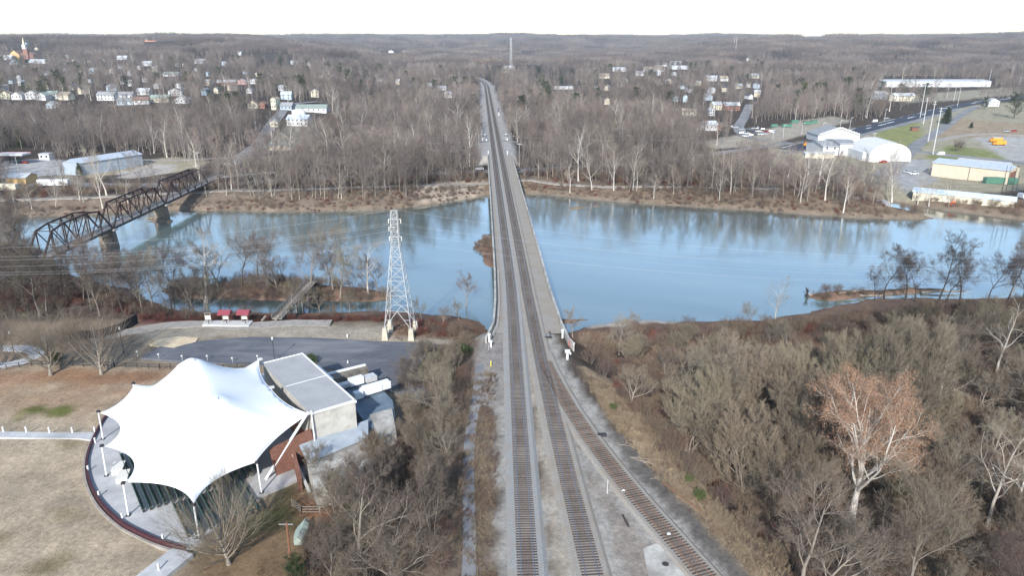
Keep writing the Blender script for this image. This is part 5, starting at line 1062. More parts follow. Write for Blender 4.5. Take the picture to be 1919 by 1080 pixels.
x, y, z = G(286, 91); t = thing('chapel', 'long white chapel with orange roof and thin steeple on the ridge', 'church', (x, y, z), local=True); k = (y * CT) / FPX
MB().box((0, 0, 2), (30 * k, 14, 10)).build('wall', 'wall_white', t); MB().box((0, 0, 9), (32 * k, 16, 4.5), taper=.7).build('roof', 'roof_orange', t); MB().box((-9 * k, 0, 12), (4, 4, 14), taper=.3).build('steeple', 'wall_white', t); VIS.append((268, 76, 304, 92, .97))
# horizon complex
x, y, z = G(1521, 75); t = thing('hospital', 'big white flat roofed building complex on the horizon at the right', 'building', (x, y, z), local=True); k = (y * CT) / FPX
for a, b, h in ((-17, -10, 16), (-9, 3, 22), (3, 17, 17), (-2, 6, 26)): MB().box(((a + b) / 2 * k, 0, h / 2 + 4), ((b - a) * k, 50, h + 6)).build('wing', 'wall_white', t)
VIS.append((1500, 66, 1542, 77, 1))
# industrial things on the right
mat('roof_office', (.24,.25,.26), (.30,.31,.32), .5, .9)
o = house(1541, 1570, 291, 5.5, 'white office with dark front roof and parapets near the river', 'wall_white', 'roof_office', 26, rh=2, gable='side', name='office', cat='building', chim=False)
o = house(1572, 1604, 292, 7.5, 'tall white block with grey door beside the stepped gable office', 'wall_white', 'roof_office', 22, rh=1.2, gable='side', name='workshop', cat='building', chim=False, win=False)
x, y, z = G(1588, 291); MB().box((0, -11.1, 1.6), (4.6, .12, 3.2)).build('door', 'galv', o)
o = house(1532, 1610, 266, 5, 'wide dark roofed hall with stepped white parapets behind the office', 'wall_white', 'roof_office', 20, rh=4.5, gable='front', name='hall', cat='building', chim=False, win=False)
for i in range(7):
    for s in (-1, 1): w_ = 78 * (470) / FPX / 2; MB().box((s * w_ * (i + .5) / 7, -10.6, 5 + 4.6 * (1 - (i + .5) / 7) + .3), (w_ / 7 + .1, .4, 1.0)).build('parapet_step', 'wall_white', o)
house(1509, 1563, 297, 3.2, 'low lean-to with corrugated translucent roof in front of the office', 'wall_cream', 'roof_light', 6, rh=.5, gable='side', name='lean_to', cat='shed', chim=False, win=False)
VIS.append((1505, 250, 1612, 293, .97))
# quonset
x, y, z = G(1667, 303); k = (y * CT + 62 * ST) / FPX; t = thing('quonset_hall', 'white barrel roofed steel hall with grey roller door', 'building', (x, y + 13, z), local=True); wq = 41 * k
m_ = MB(); n = 15; arc = [(-wq * math.cos(math.pi * i / n * .84 + .25), 1.2 + 9.6 * (math.sin(math.pi * i / n * .84 + .25) ** .8)) for i in range(n + 1)]; arc = [(-wq, -2)] + arc + [(wq, -2)]
for yy in (-13, 13): m_.v += [(a, yy, b) for a, b in arc]
q = len(arc); m_.f += [(i, i + 1, q + i + 1, q + i) for i in range(q - 1)]; m_.build('roof', 'wall_white', t)
MB().add([(a * .985, -12.6, b - .25) for a, b in arc], [tuple(range(q - 1, -1, -1))]).build('front_wall', 'offwhite', t); MB().box((3.4, -12.8, 2.2), (7, .25, 4.4)).build('door', 'galv', t)
MB().box((-wq + .5, 2, 2.2), (4, 22, 5)).build('side_bay', 'wall_white', t); VIS.append((1622, 258, 1712, 303, .97))
# beige warehouse, long shed
def longb(c0, c1, h, dp, rh, label, wm, rm, name='warehouse', roofname='roof'):
    (x0, y0), (x1, y1) = Wd(*c0, -4.5), Wd(*c1, -4.5); z = min(gz(x0, y0), gz(x1, y1)); rz = math.atan2(y1 - y0, x1 - x0); L_ = math.hypot(x1 - x0, y1 - y0)
    FOOT.append(((x0 + x1) / 2, (y0 + y1) / 2 + dp / 2, L_ / 2 + 2, dp / 2 + 5)); t = thing(name, label, 'warehouse', ((x0 + x1) / 2, (y0 + y1) / 2, z), local=True, rz=rz)
    MB().box((0, dp / 2, h / 2 - 1), (L_, dp, h + 2)).build('wall', wm, t); e = .5
    MB().add([(-L_ / 2 - e, -e, h - .1), (L_ / 2 + e, -e, h - .1), (L_ / 2 + e, dp / 2, h + rh), (-L_ / 2 - e, dp / 2, h + rh), (-L_ / 2 - e, dp + e, h - .1), (L_ / 2 + e, dp + e, h - .1), (-L_ / 2 - e, -e, h - .35), (L_ / 2 + e, -e, h - .35)], [(0,1,2,3),(3,2,5,4),(6,7,1,0)]).build('roof', rm, t)
    MB().add([(-L_ / 2, 0, h - .3), (-L_ / 2, dp, h - .3), (-L_ / 2, dp / 2, h + rh - .15), (L_ / 2, 0, h - .3), (L_ / 2, dp, h - .3), (L_ / 2, dp / 2, h + rh - .15)], [(0,2,1),(3,4,5)]).build('gable', wm, t)
    return t, L_
t, L_ = longb((1745, 325), (1888, 342), 7, 17, 1.3, 'long beige metal warehouse with pale blue grey roof', 'wall_tan', mat('roof_bluegrey', (.40,.46,.52), (.48,.53,.58), .4, .55).name)
MB().box((L_ / 2 + .1, 6, 3), (.3, 9, 5.6)).build('brick_end', 'brick', t); MB().box((0, -.06, 3.5), (.2, .1, 6.8)).build('downpipe', 'dark', t)
longb((1790, 318), (1886, 328), 6, 12, .8, 'low white roofed annex with dark vents behind the beige warehouse', 'wall_tan', 'roof_light')
t, L_ = longb((1712, 359), (1903, 378), 4.2, 9, 1.1, 'long low cream shed with pale blue metal roof by the river', 'wall_cream', mat('roof_paleblue', (.56,.64,.72), (.64,.71,.78), .4, .5).name)
VIS += [(1745, 300, 1900, 345, .9), (1760, 332, 1908, 378, .8), (1890, 300, 1919, 400, .9)]
# blue grey shed left, canopy, kiosk, trailers
t, L_ = longb((150, 326), (268, 307), 6.5, 13, 1.6, 'long blue grey metal shed at the left behind the truss bridge', 'metal_blue', 'roof_bluegrey'); VIS.append((150, 286, 272, 326, .93))
x, y, z = G(25, 306); t = thing('fuel_canopy', 'white petrol station canopy on dark legs with a red rear edge, far left', 'canopy', (x, y, z), local=True)
MB().box((0, 0, 5.2), (17, 8, .9)).build('roof', 'wall_white', t); MB().box((0, 4.1, 5.25), (17.2, .25, 1)).build('fascia', 'red', t)
for a in (-6.5, -1.5, 3.5): MB().box((a, 0, 2.2), (.5, .5, 5)).build('leg', 'dark', t)
house(74, 93, 300, 3.4, 'small white kiosk hut with dark doors at the petrol station', 'wall_white', 'roof_light', 5, rh=.4, flat=True, name='kiosk_hut', cat='hut', chim=False)
VIS += [(0, 280, 96, 312, .95)]
house(12, 50, 346, 3.5, 'shed with grey barrel roof and yellow end wall among the brush', 'wall_ochre', 'roof_light', 9, rh=1.4, gable='side', name='shed', cat='shed', chim=False, win=False); VIS.append((12, 330, 54, 346, .8))
def trailer(px0, px1, pyb, lb, wm='wall_white'):
    x, y, z = G((px0 + px1) / 2, pyb); w_ = (px1 - px0) * (y * CT + 65 * ST) / FPX; t = thing('box_trailer', lb, 'trailer', (x, y + 2, z), local=True)
    MB().box((0, 0, 2.5), (w_, 2.6, 2.7)).build('body', wm, t); MB().box((0, 0, 1.0), (w_, 1.4, .3)).build('chassis', 'dark', t)
    for a in (-.36, .30, .38): MB().tube([(w_ * a, -1.2, .5), (w_ * a, 1.2, .5)], .5, 10).build('wheel', 'rubber', t)
    VIS.append((px0, pyb - 16, px1, pyb, .85))
trailer(69, 127, 353, 'white box trailer with dark star shaped mark, parked left of the truss bridge'); x, y, z = G(116, 350)
tr = C.objects[-1].parent; st = MB(); pts_ = []
for i in range(10): r_ = .85 if i % 2 == 0 else .36; a = math.pi / 2 + i * math.pi / 5; pts_.append((3.9 + r_ * math.cos(a), -1.36, 2.5 + r_ * math.sin(a)))
st.add(pts_, [tuple(range(10))]).build('star_mark', mat('mark_blue', (.12,.16,.24)).name, tr)
trailer(-8, 29, 362, 'weathered white box trailer at the left edge below the shed', 'wall_cream')
# white buildings on the town road
house(554, 612, 210, 4.5, 'long white building with grey green roof beside the town road', 'wall_white', 'roof_green', 12, rh=2.4, gable='side', name='building', cat='building', chim=False); house(538, 577, 236, 5.5, 'white building with pale blue roof and loading doors below the town road', 'wall_white', 'roof_paleblue', 14, rh=2.5, gable='side', name='building', cat='building', chim=False)
for i, (px, r_) in enumerate(((552, 2.0), (558, 2.0), (566, 3.2))):
    x, y, z = G(px, 218); t = thing('storage_tank', 'upright white storage tank behind the pale blue roof, %s from the left' % ('first', 'second', 'third')[i], 'tank', (x, y, z)); MB().tube([(x, y, z - 1), (x, y, z + 5)], r_, 14).build('shell', 'white', t); MB().tube([(x, y, z + 5), (x, y, z + 5.6)], r_, 14, .3).build('lid', 'white', t)
house(502, 541, 282, 3.5, 'low building with pale green roof among the trees', 'wall_cream', 'roof_green', 9, rh=1.3, gable='side', name='building', cat='building', chim=False, win=False)
house(1040, 1074, 167, 3.6, 'low white flat building in the woods right of the tracks', 'wall_white', 'roof_light', 14, flat=True, name='building', cat='building', chim=False); VIS += [(552, 196, 614, 211, .95), (536, 208, 578, 236, .95), (1036, 157, 1095, 168, .93)]
# rusty flat car in the brush
x, y, z = G(440, 276); t = thing('rail_wagon', 'rusty brown open wagon half hidden in the brush', 'wagon', (x, y, z), local=True); MB().box((0, 0, 1.7), (19, 2.6, 1.3)).build('body', 'steel_rust', t); MB().box((0, 0, .6), (14, 1.6, .5)).build('underframe', 'dark', t); VIS.append((408, 264, 468, 277, .9))
# radio masts
def mast(px, pyb, pyt, lb, wd=2.2, m='galv'):
    x, y, z = G(px, pyb); t0 = CAM_Z - y * math.tan(R(PITCH) - math.atan((540 - pyt) / FPX) * 1); h = t0 - z; t = thing('radio_mast', lb, 'mast', (x, y, z), local=True)
    for k in range(3): a = k * 2.094; MB().beam((wd * math.cos(a), wd * math.sin(a), 0), (wd * .4 * math.cos(a), wd * .4 * math.sin(a), h), .5 if wd > 1 else .3).build('leg', m, t)
    m_ = MB(); n = int(h / 5)
    for i in range(n):
        s0 = wd * (1 - .6 * i / n); s1 = wd * (1 - .6 * (i + 1) / n)
        for k in range(3): a, b = k * 2.094, (k + 1) * 2.094; m_.beam((s0 * math.cos(a), s0 * math.sin(a), h * i / n), (s1 * math.cos(b), s1 * math.sin(b), h * (i + 1) / n), .25)
    m_.build('bracing', m, t)
mast(957, 125, 70, 'lattice radio mast rising from the woods right of the far tracks', 3.2); mast(1375, 92, 66, 'thin radio mast on the horizon, left of a pair', .7); mast(1379, 92, 67, 'thin radio mast on the horizon, right of a pair', .7)
# utility poles
def upole(px, pyb, h, lb, m='galv', arms_=1, r_=.16, name='utility_pole', lamp=False):
    x, y, z = G(px, pyb); t = thing(name, lb, 'utility pole', (x, y, z), local=True); MB().tube([(0, 0, -.5), (0, 0, h)], r_, 6, r_ * .6).build('pole', m, t)
    for k in range(arms_): MB().beam((-1.3, 0, h - .5 - k * 1.6), (1.3, 0, h - .5 - k * 1.6), .18).build('crossarm', 'galv', t)
    if lamp: MB().box((.9, 0, h), (1.4, .4, .25)).build('lamp_head', 'galv', t)
    return (x, y, z + h)
for px, py, h, lb, a in ((1748, 290, 28, 'tallest grey power pole standing at the road corner right of the white hall', 2), (1739, 266, 27, 'grey power pole with double crossarms second nearest by the side road', 2), (1730, 233, 21, 'grey power pole beside the small brick sign on the grass', 2), (1724, 221, 30, 'tall grey power pole beside the highway', 1), (1787, 190, 20, 'grey power pole far along the highway near the junction', 1), (1794, 200, 20, 'grey power pole just right of the dark cedar', 1), (1852, 160, 22, 'distant power pole above the long warehouse end', 1), (1893, 154, 24, 'distant power pole at the far right woods', 1), (1774, 184, 15, 'distant pole at the end of the cream warehouse', 1)):
    upole(px, py, h, lb, arms_=a, r_=.34 if h > 20 else .22); VIS.append((px - 3, py - 60, px + 16, py, .6))
for i, (px, py, h) in enumerate([(1541,254,9), (1573,249,9), (1592,243,9), (1657,228,10), (1467,258,9), (1502,252,8)]): upole(px, py, h, 'slim pale street light beside the highway, %s' % ('first from the left pair','second','third','fourth and farthest','near the green containers','by the lot entrance')[i], lamp=True, name='street_light', arms_=0)
for i, (px, py, h, lb) in enumerate([(374,320,10,'pole with lamp arm behind the far end of the truss bridge'), (227,335,12,'thin dark pole in front of the blue grey shed'), (34,320,9,'thin pole between the petrol station and the brush'), (973,313,13,'thin pole right of the bridge end by the road'), (1178,290,12,'thin pole in the woods right of the bridge'), (1304,275,12,'pole with crossarm in the woods right of the bridge, farther along'), (863,166,12,'pale pole in the woods left of the far tracks'), (986,168,9,'pale pole with light right of the far tracks'), (1369,230,10,'pole beside the red barn'), (1448,262,7,'pole with bright sign by the car lot'), (1633,293,14,'grey pole between office and white hall'), (1195,135,12,'pole in the pale cluster of buildings'), (1300,145,14,'pole below the pale cluster of buildings'), (442,272,8,'pole with lamp behind the rusty wagon'), (1875,370,14,'dark post, leftmost of four by the long low shed'), (1882,371,14,'dark post, second of four by the long low shed'), (1893,372,13,'dark post, third of four by the long low shed'), (1901,372,10,'dark post, rightmost of four by the long low shed')]):
    upole(px, py, h, lb, m='dark' if i in (1,) or i > 13 else 'galv', arms_=0 if i > 13 else 1, r_=.14 if i < 14 else .17)
# wires on the far bank
pA = [Wd(-40, 300, 6), Wd(227, 296, 8), Wd(520, 279, 6), Wd(700, 271, 4), Wd(903, 268, 4)]
for i in range(4): wire((*pA[i], 5), (*pA[i + 1], 5), .8, 'thin overhead line along the far bank road', .06, 'overhead wires on the far bank', 'overhead_line')
pB = [(float(T2(445)) + 6, 446), Wd(1178, 262, 5), Wd(1304, 258, 5)]
for i in range(2): wire((*pB[i], 5), (*pB[i + 1], 5), 1, 'thin overhead line along the far bank road', .05, 'overhead wires on the far bank', 'overhead_line')
# cars
CARM = [('white', (.75,.75,.75)), ('silver', (.42,.44,.46)), ('dark', (.03,.035,.045)), ('red', (.38,.03,.03)), ('blue', (.07,.12,.22)), ('grey', (.18,.19,.2))]
for n_, c in CARM: mat('car_' + n_, c, None, rough=.35, spec=.6)
def car(px, py, c, lb, rz=0, group=None, big=False):
    x, y, z = G(px, py); t = thing('van' if big else 'parked_car', lb, 'van' if big else 'car', (x, y, z), group, local=True, rz=rz)
    hh = .5 if not big else 1.2
    m_ = MB(); m_.add([(-2.2, -.9, .3), (2.2, -.9, .3), (2.2, .9, .3), (-2.2, .9, .3), (-2.2, -.9, .85), (-.9, -.9, .95), (2.15, -.9, .95), (2.15, .9, .95), (-.9, .9, .95), (-2.2, .9, .85)], [(0,1,6,5,4),(3,9,8,7,2),(0,4,9,3),(1,2,7,6),(4,5,8,9),(5,6,7,8),(3,2,1,0)]); m_.build('body', 'car_' + c, t)
    MB().box((.5, 0, .95 + hh / 2), (2.7 if not big else 3.6, 1.6, hh), taper=.8 if not big else .95).build('cabin', 'glass' if not big else 'car_' + c, t); MB().box((.5, 0, .97 + hh), (1.9 if not big else 3.2, 1.3, .06)).build('roof', 'car_' + c, t)
    for a in (-1.4, 1.4):
        for s in (-.85, .85): MB().tube([(a, s - .1, .33), (a, s + .1, .33)], .33, 8).build('wheel', 'rubber', t)
rc = random.Random(8)
names = ['white', 'silver', 'dark', 'red', 'blue', 'grey']; k = 0
lotc = [(1395,247),(1400,251),(1407,247),(1414,250),(1421,247),(1428,244),(1437,248),(1443,248),(1390,243),(1371,238),(1378,240),(1384,238),(1362,237),(1403,243),(1411,242),(1420,241),(1397,256),(1406,255),(1416,254),(1426,253),(1436,252),(1450,249),(1388,251)]
for i, (px, py) in enumerate(lotc):
    c = ['silver','white','dark','blue','white','dark','red','white','silver','white','silver','grey','white','grey','silver','white','white','silver','dark','white','silver','white','grey'][i]
    car(px, py, c, '%s parked car in the crowded used car lot left of the highway' % ('dark blue' if c == 'blue' else 'black' if c == 'dark' else c), rc.uniform(-.5, .5) + (1.4 if i % 3 == 0 else 0), 'cars in the lot left of the highway')
VIS += [(1355, 232, 1470, 262, .93)]
for px, py, c, lb, rz, big in ((1886,247,'silver','silver car at the yard beyond the orange buses',0,0), (1899,247,'red','red car beside the silver one at the yard',0,0), (1639,229,'white','white van driving on the highway',.35,1), (1661,223,'silver','silver car driving on the highway behind the white van',.35,0), (1762,291,'white','white pickup parked beside the tallest power pole',.1,1), (1700,324,'silver','silver car in the gravel yard below the white hall',0,0), (1712,327,'white','white car in the gravel yard below the white hall',.2,0), (46,306,'red','red car under the petrol station canopy',0,0), (33,306,'dark','black car under the petrol station canopy',0,0), (22,380,'dark','black pickup parked at the left edge near the river path',0,0), (968,321,'dark','black car on the road passing under the bridge, right side',.05,0), (899,318,'white','white car on the road left of the bridge',0,0), (1015,168,'blue','dark pickup near the low white building right of the tracks',0,1), (1655,305,'red','small red loader in front of the white hall',0,0)): car(px, py, c, lb, rz, None, bool(big))
car(1915, 372, 'white', 'large white lorry cab at the right edge by the long low shed', 1.57, None, True)
# orange buses
def bus(px, py, lb, rz=0):
    x, y, z = G(px, py); t = thing('orange_truck', lb, 'truck', (x, y, z), local=True, rz=rz); MB().box((.6, 0, 1.75), (6.6, 2.3, 2.2)).build('body', 'orange', t); MB().box((-3.4, 0, 1.2), (1.6, 2.1, 1.3)).build('hood', 'orange', t); MB().box((.6, 0, 2.9), (6.2, 2.1, .1)).build('roof', 'wall_white' if rz > .01 else 'orange', t)
    for a in (-3, 2.6):
        for s in (-1, 1): MB().tube([(a, s - .15, .5), (a, s + .15, .5)], .5, 8).build('wheel', 'rubber', t)
bus(1866, 266, 'orange truck parked on the turning loop, the rear one', .02); bus(1872, 272, 'orange truck parked on the turning loop, the front one', 0); bus(1517, 274, 'orange digger behind the office at the road', .1)
VIS += [(1855, 255, 1885, 274, .97)]
# green containers
for i, (px, py, w_) in enumerate([(1450,238,5), (1474,238,8), (1489,230,6), (1512,233,6), (1525,231,5)]):
    x, y, z = G(px, py); t = thing('waste_container', 'dark green waste container in the recycling yard, %s from the left' % ('first','second','third','fourth','fifth')[i], 'container', (x, y, z), 'green containers in the recycling yard', local=True, rz=.1)
    MB().box((0, 0, 1.3), (w_, 2.4, 2.2)).build('bin', 'green_metal', t); MB().box((0, 0, 2.46), (w_ * .96, 2.2, .1)).build('lid', 'dark', t)
for px, py, w_, lb in ((1865, 350, 11, 'long green container behind the low cream shed'), (1893, 351, 5, 'teal green container at the end of the beige warehouse')):
    x, y, z = G(px, py - 6); t = thing('shipping_container', lb, 'container', (x, y, z), local=True); MB().box((0, 0, 1.6), (w_, 2.6, 2.9)).build('body', 'green_metal', t); MB().box((0, -1.34, 1.6), (w_ * .9, .08, 2.3)).build('side_panel', 'green_metal', t)
# brick sign, orange buoy thing, billboard
x, y, z = G(1713, 245); t = thing('brick_sign', 'small dark brick sign structure on the grass between the roads', 'sign', (x, y, z), local=True); MB().box((0, 0, 1.2), (5, 2.5, 2.6)).build('wall', 'brick', t); MB().box((.5, 0, 2.7), (6, 3.2, .4)).build('roof', 'roof_dark', t)
x, y, z = G(1785, 384); t = thing('orange_tarp', 'bright orange tarpaulin heap on the creek bank', 'tarp', (x, y, z), local=True); MB().add([(-1.6,-1,-.2),(1.6,-1,-.2),(1.8,1,-.2),(-1.5,1,-.2),(-.6,-.3,1.6),(.7,0,1.8),(.4,.6,1.2)], [(0,1,5,4),(1,2,6,5),(2,3,4,6),(3,0,4),(4,5,6)]).build('cover', mat('tarp_orange', (.75,.12,.04), (.8,.18,.06), 1, .6).name, t)
x, y, z = G(1535, 358); t = thing('stone_monument', 'squat concrete block with pale plate beside the river path at the right', 'monument', (x, y, z), local=True); MB().box((0, 0, 1.2), (4.5, 2.4, 2.6)).build('block', 'stone', t); MB().box((-1, -1.26, 1.2), (1.3, .1, 1.2)).build('plate', 'white', t)
x, y, z = G(1645, 374); t = thing('picnic_table', 'pale table on the concrete pad at the river spit', 'table', (x, y, z), local=True); MB().box((0, 0, .8), (2, .8, .1)).build('top', 'timber', t); MB().box((0, 0, .35), (.3, .5, .9)).build('leg', 'timber', t)
slab('landing_pad', pl([(1600,378),(1655,374),(1668,378),(1650,384),(1620,383)], -7.8), -10, -7.7, 'concrete_light')
# ---------------------------------------------------------------- trees, brush, weeds
random.seed(21)
def inpoly(poly, x, y): return sdist(np.array(poly), np.asarray(x, float), np.asarray(y, float)) > 0
def openmask(x, y, z, H, cw, pad=1.5):
    """True where a tree may stand: off the roads and roofs, not hiding what the photo shows"""
    ok = landdist(x, y) > 1.2
    for P, hw in OPENR:
        d = np.full(x.shape, 1e9)
        for i in range(0, len(P), 2): d = np.minimum(d, (x - P[i, 0]) ** 2 + (y - P[i, 1]) ** 2)
        ok &= d > (hw + pad) ** 2
    for fx, fy, fw, fd in FOOT: ok &= ~((np.abs(x - fx) < fw) & (np.abs(y - fy) < fd))
    px, pb = PX(x, y, z); _, pt = PX(x, y, z + H); ppm = FPX / np.maximum(y, 50); hw = cw * ppm * .5
    rnd = np.random.RandomState(7).rand(len(x))
    for vx0, vy0, vx1, vy1, pr in VIS: ok &= ~((px + hw > vx0) & (px - hw < vx1) & (pt < vy1 - .25 * (vy1 - vy0)) & (pb > vy0 + 1) & (rnd < pr))
    ok &= ~((x > T1(y) - 8.5) & (x < T2(y) + 8.5))
    return ok
# strips the photo shows free of trees
VIS += [(1480, 252, 1560, 270, .97), (1560, 236, 1640, 252, .97), (1640, 219, 1720, 236, .97), (1720, 204, 1790, 220, .97), (1790, 188, 1850, 204, .9), (1610, 225, 1919, 292, .985), (1712, 292, 1745, 330, .98), (1745, 292, 1919, 300, .98),
        (1385, 205, 1410, 235, .8), (1330, 255, 1500, 275, .85), (1440, 225, 1540, 250, .95), (505, 205, 560, 245, .75), (1700, 186, 1919, 200, .6), (1919, 186, 2000, 300, .9)]
VIS += [(130, 305, 390, 322, .8), (0, 296, 100, 335, .7), (915, 135, 935, 165, .9)]
VIS += [(990, 122, 1075, 166, .85), (478, 98, 545, 130, .85), (662, 138, 702, 175, .85), (1755, 185, 1790, 234, .9)]
def jgrid(x0, x1, y0, y1, s, seed, jit=.8):
    rs = np.random.RandomState(seed); X, Y = np.meshgrid(np.arange(x0, x1, s), np.arange(y0, y1, s * .95)); X = X + (np.arange(X.shape[0]) % 2)[:, None] * s * .5
    return (X + (rs.rand(*X.shape) - .5) * s * jit).ravel(), (Y + (rs.rand(*X.shape) - .5) * s * jit).ravel()
clear_px = [([(1380,285),(1560,232),(1780,196),(1919,186),(2300,190),(2300,345),(1919,352),(1745,345),(1640,325),(1500,300)], -2), ([(0,296),(95,290),(150,300),(135,330),(0,332)], -4.5), ([(148,322),(150,296),(300,288),(345,305),(320,325),(230,330)], -4.5),
            ([(1340,268),(1430,236),(1560,214),(1600,222),(1440,266)], -2), ([(1690,178),(1919,160),(1919,172),(1800,188)], 0)]
clears = [wl(p, z) for p, z in clear_px]
def inframe(x, y, pad=60):
    px, py = PX(x, y, -5); return (px > -pad) & (px < 1919 + pad)
# ---- far woods: one mass, thousands of trees
pts = []; rot = []; scl = []; idx = []
meshes = [m[0] for m in TREES['mid']] + [m[0] for m in TREES['midsyc'][:1]] + [m[0] for m in TREES['farpine']] + [grove(990), grove(991), grove(992)]
KM = len(TREES['mid']); rs = np.random.RandomState(77)
def band(y0, y1, s, seed, half, sz=(.8, 1.15), pick=None, keep=1.0, H=14, dens=None, cw=7):
    x, y = jgrid(-half, half, y0, y1, s, seed); m = inframe(x, y, 250); x, y = x[m], y[m]; z = height(x, y); ok = openmask(x, y, z, H, cw); ok &= ~((y < 372) & (landdist(x, y) < 9))
    for c in clears: ok &= ~inpoly(c, x, y)
    r = rs.rand(len(x)); ok &= r < keep
    # thin places
    ok &= fbm(x / 70 + 3, y / 70, 2) + rs.rand(len(x)) * .35 > .45
    x, y, z = x[ok], y[ok], z[ok]; n = len(x)
    k = rs.randint(0, KM, n); ev = rs.rand(n) < (.014 + .22 * (fbm(x / 120 + 50, y / 120, 2) > .76)); ev &= (y > 620); k = np.where(ev, KM + 1 + rs.randint(0, 2, n), k); k = np.where(rs.rand(n) < .04, KM, k)
    if pick: k = pick(n)
    pts.append(np.stack([x, y, z - .1], 1)); rot.append(rs.rand(n) * 6.28); scl.append(sz[0] + (sz[1] - sz[0]) * rs.rand(n) + (fbm(x / 60, y / 60, 2) - .5) * .5); idx.append(k)
band(300, 560, 5.8, 1, 560, (.65, 1.3), dens=1); band(560, 950, 7.2, 2, 860, (.6, 1.2)); band(950, 1500, 9.5, 3, 1350, (.7, 1.3))
gp = lambda n: KM + 3 + rs.randint(0, 3, n)
band(1500, 3600, 40, 4, 3300, (.9, 1.1), gp, H=10, cw=30); band(3600, 9500, 78, 5, 8600, (1.5, 2.0), gp, H=10, cw=60)
P_ = np.concatenate(pts); print('far trees', [len(p) for p in pts])
FARARGS = (meshes, P_, np.concatenate(rot), np.concatenate(scl), np.concatenate(idx))
scatter_stuff('far_woods', *FARARGS, 'wide mass of bare brown winter woodland beyond the river up to the horizon', 'woodland')
# ---- sycamores and other single trees on the far bank
SYN = [(721,351,1),(668,327,.9),(764,318,.9),(613,293,1.05),(700,300,.9),(808,282,1),(838,277,.95),(651,330,.7),(590,335,.75),(545,345,.7),(480,350,.8),(434,355,.95),(375,345,.8),(200,366,1.05),(193,392,.9),(150,375,.6),(880,312,.6),
 (1047,250,1.05),(1085,243,.95),(1222,285,1.0),(1150,357,.95),(1068,362,.7),(1109,358,.9),(1186,360,.95),(1193,357,.9),(1262,364,.7),(1275,300,.7),(1333,353,1.05),(1368,366,1.05),(1348,376,.6),(1225,372,.6),(1135,312,1.1),(1100,318,.95),(1343,272,.9),(1283,320,.8),(1440,345,.85),(1475,345,.7),(1500,350,.8),(1410,368,.7),(1580,398,.85),(1670,384,1.0),(1720,380,.7),(1740,388,.6),(1778,386,.6),(1536,345,.7),
 (60,392,.55),(105,392,.55),(30,395,.5),(240,380,.6),(300,372,.6),(510,372,.55),(640,372,.6),(860,360,.5),(1010,330,.7),(1240,230,.9),(1275,190,.9),(1425,130,.9),(1750,150,1),(1765,148,1),(1300,220,.8),(985,262,.7),(1420,205,.8)]
for i, (px, py, s) in enumerate(SYN):
    x, y, z = G(px, py); side = 'left' if px < 915 else 'right'
    if z < -9.6: z = -9.3
    tree('midsyc', i, x, y, 'pale trunked bare sycamore on the far bank, %s of the railway bridge' % side, 'tree', 'sycamores on the far bank', s * 1.0, z=z)
# evergreens named one by one
EV = [(10,277,'pine',.75,'dark green conifer at the far left edge above the petrol station'), (40,277,'cedar',1.2,'bright green small conifer second from the left edge above the petrol station'), (150,330,'cedar',.7,'small green conifer at the left end of the blue grey shed'),
 (494,128,'pine',1.3,'large round evergreen in the left woods, the left of a pair'), (526,126,'pine',1.3,'large round evergreen in the left woods, the right of a pair'), (678,173,'cedar',1.6,'pointed dark conifer in the woods left of the tracks'), (686,151,'pine',.9,'broad evergreen just behind the pointed conifer'),
 (1015,163,'pine',1.0,'evergreen clump tree right of the far tracks'), (1052,160,'pine',1.1,'evergreen beside the clump right of the far tracks'), (1771,232,'cedar',1.7,'big dark brownish cedar beside the side road on the right'), (1900,222,'pine',1.3,'tall bright green pine at the right edge'), (1845,205,'pine',.8,'dark evergreen left of the tall pine at the right edge'),
 (1400,150,'pine',.8,'evergreen standing in the right woods below the white houses'), (1703,118,'pine',1.3,'dark evergreen mass high in the right woods'), (1567,118,'pine',1.1,'dark evergreen pair high in the right woods'), (1345,190,'pine',.8,'dark evergreen above the red barn'), (265,240,'pine',.8,'ivy green tree in the dark wood on the left slope'), (290,238,'pine',.7,'second green tree in the dark wood on the left slope'),
 (1795,283,'shrub',2.4,'round reddish brown bare bush on the green grass at the right'), (1819,240,'cedar',.6,'small green shrub at the turning loop')]
for px, py, k, s, lb in EV:
    x, y, z = G(px, py); tree(k, px, x, y, lb, 'tree' if k != 'shrub' else 'bush', None, s, z=z)
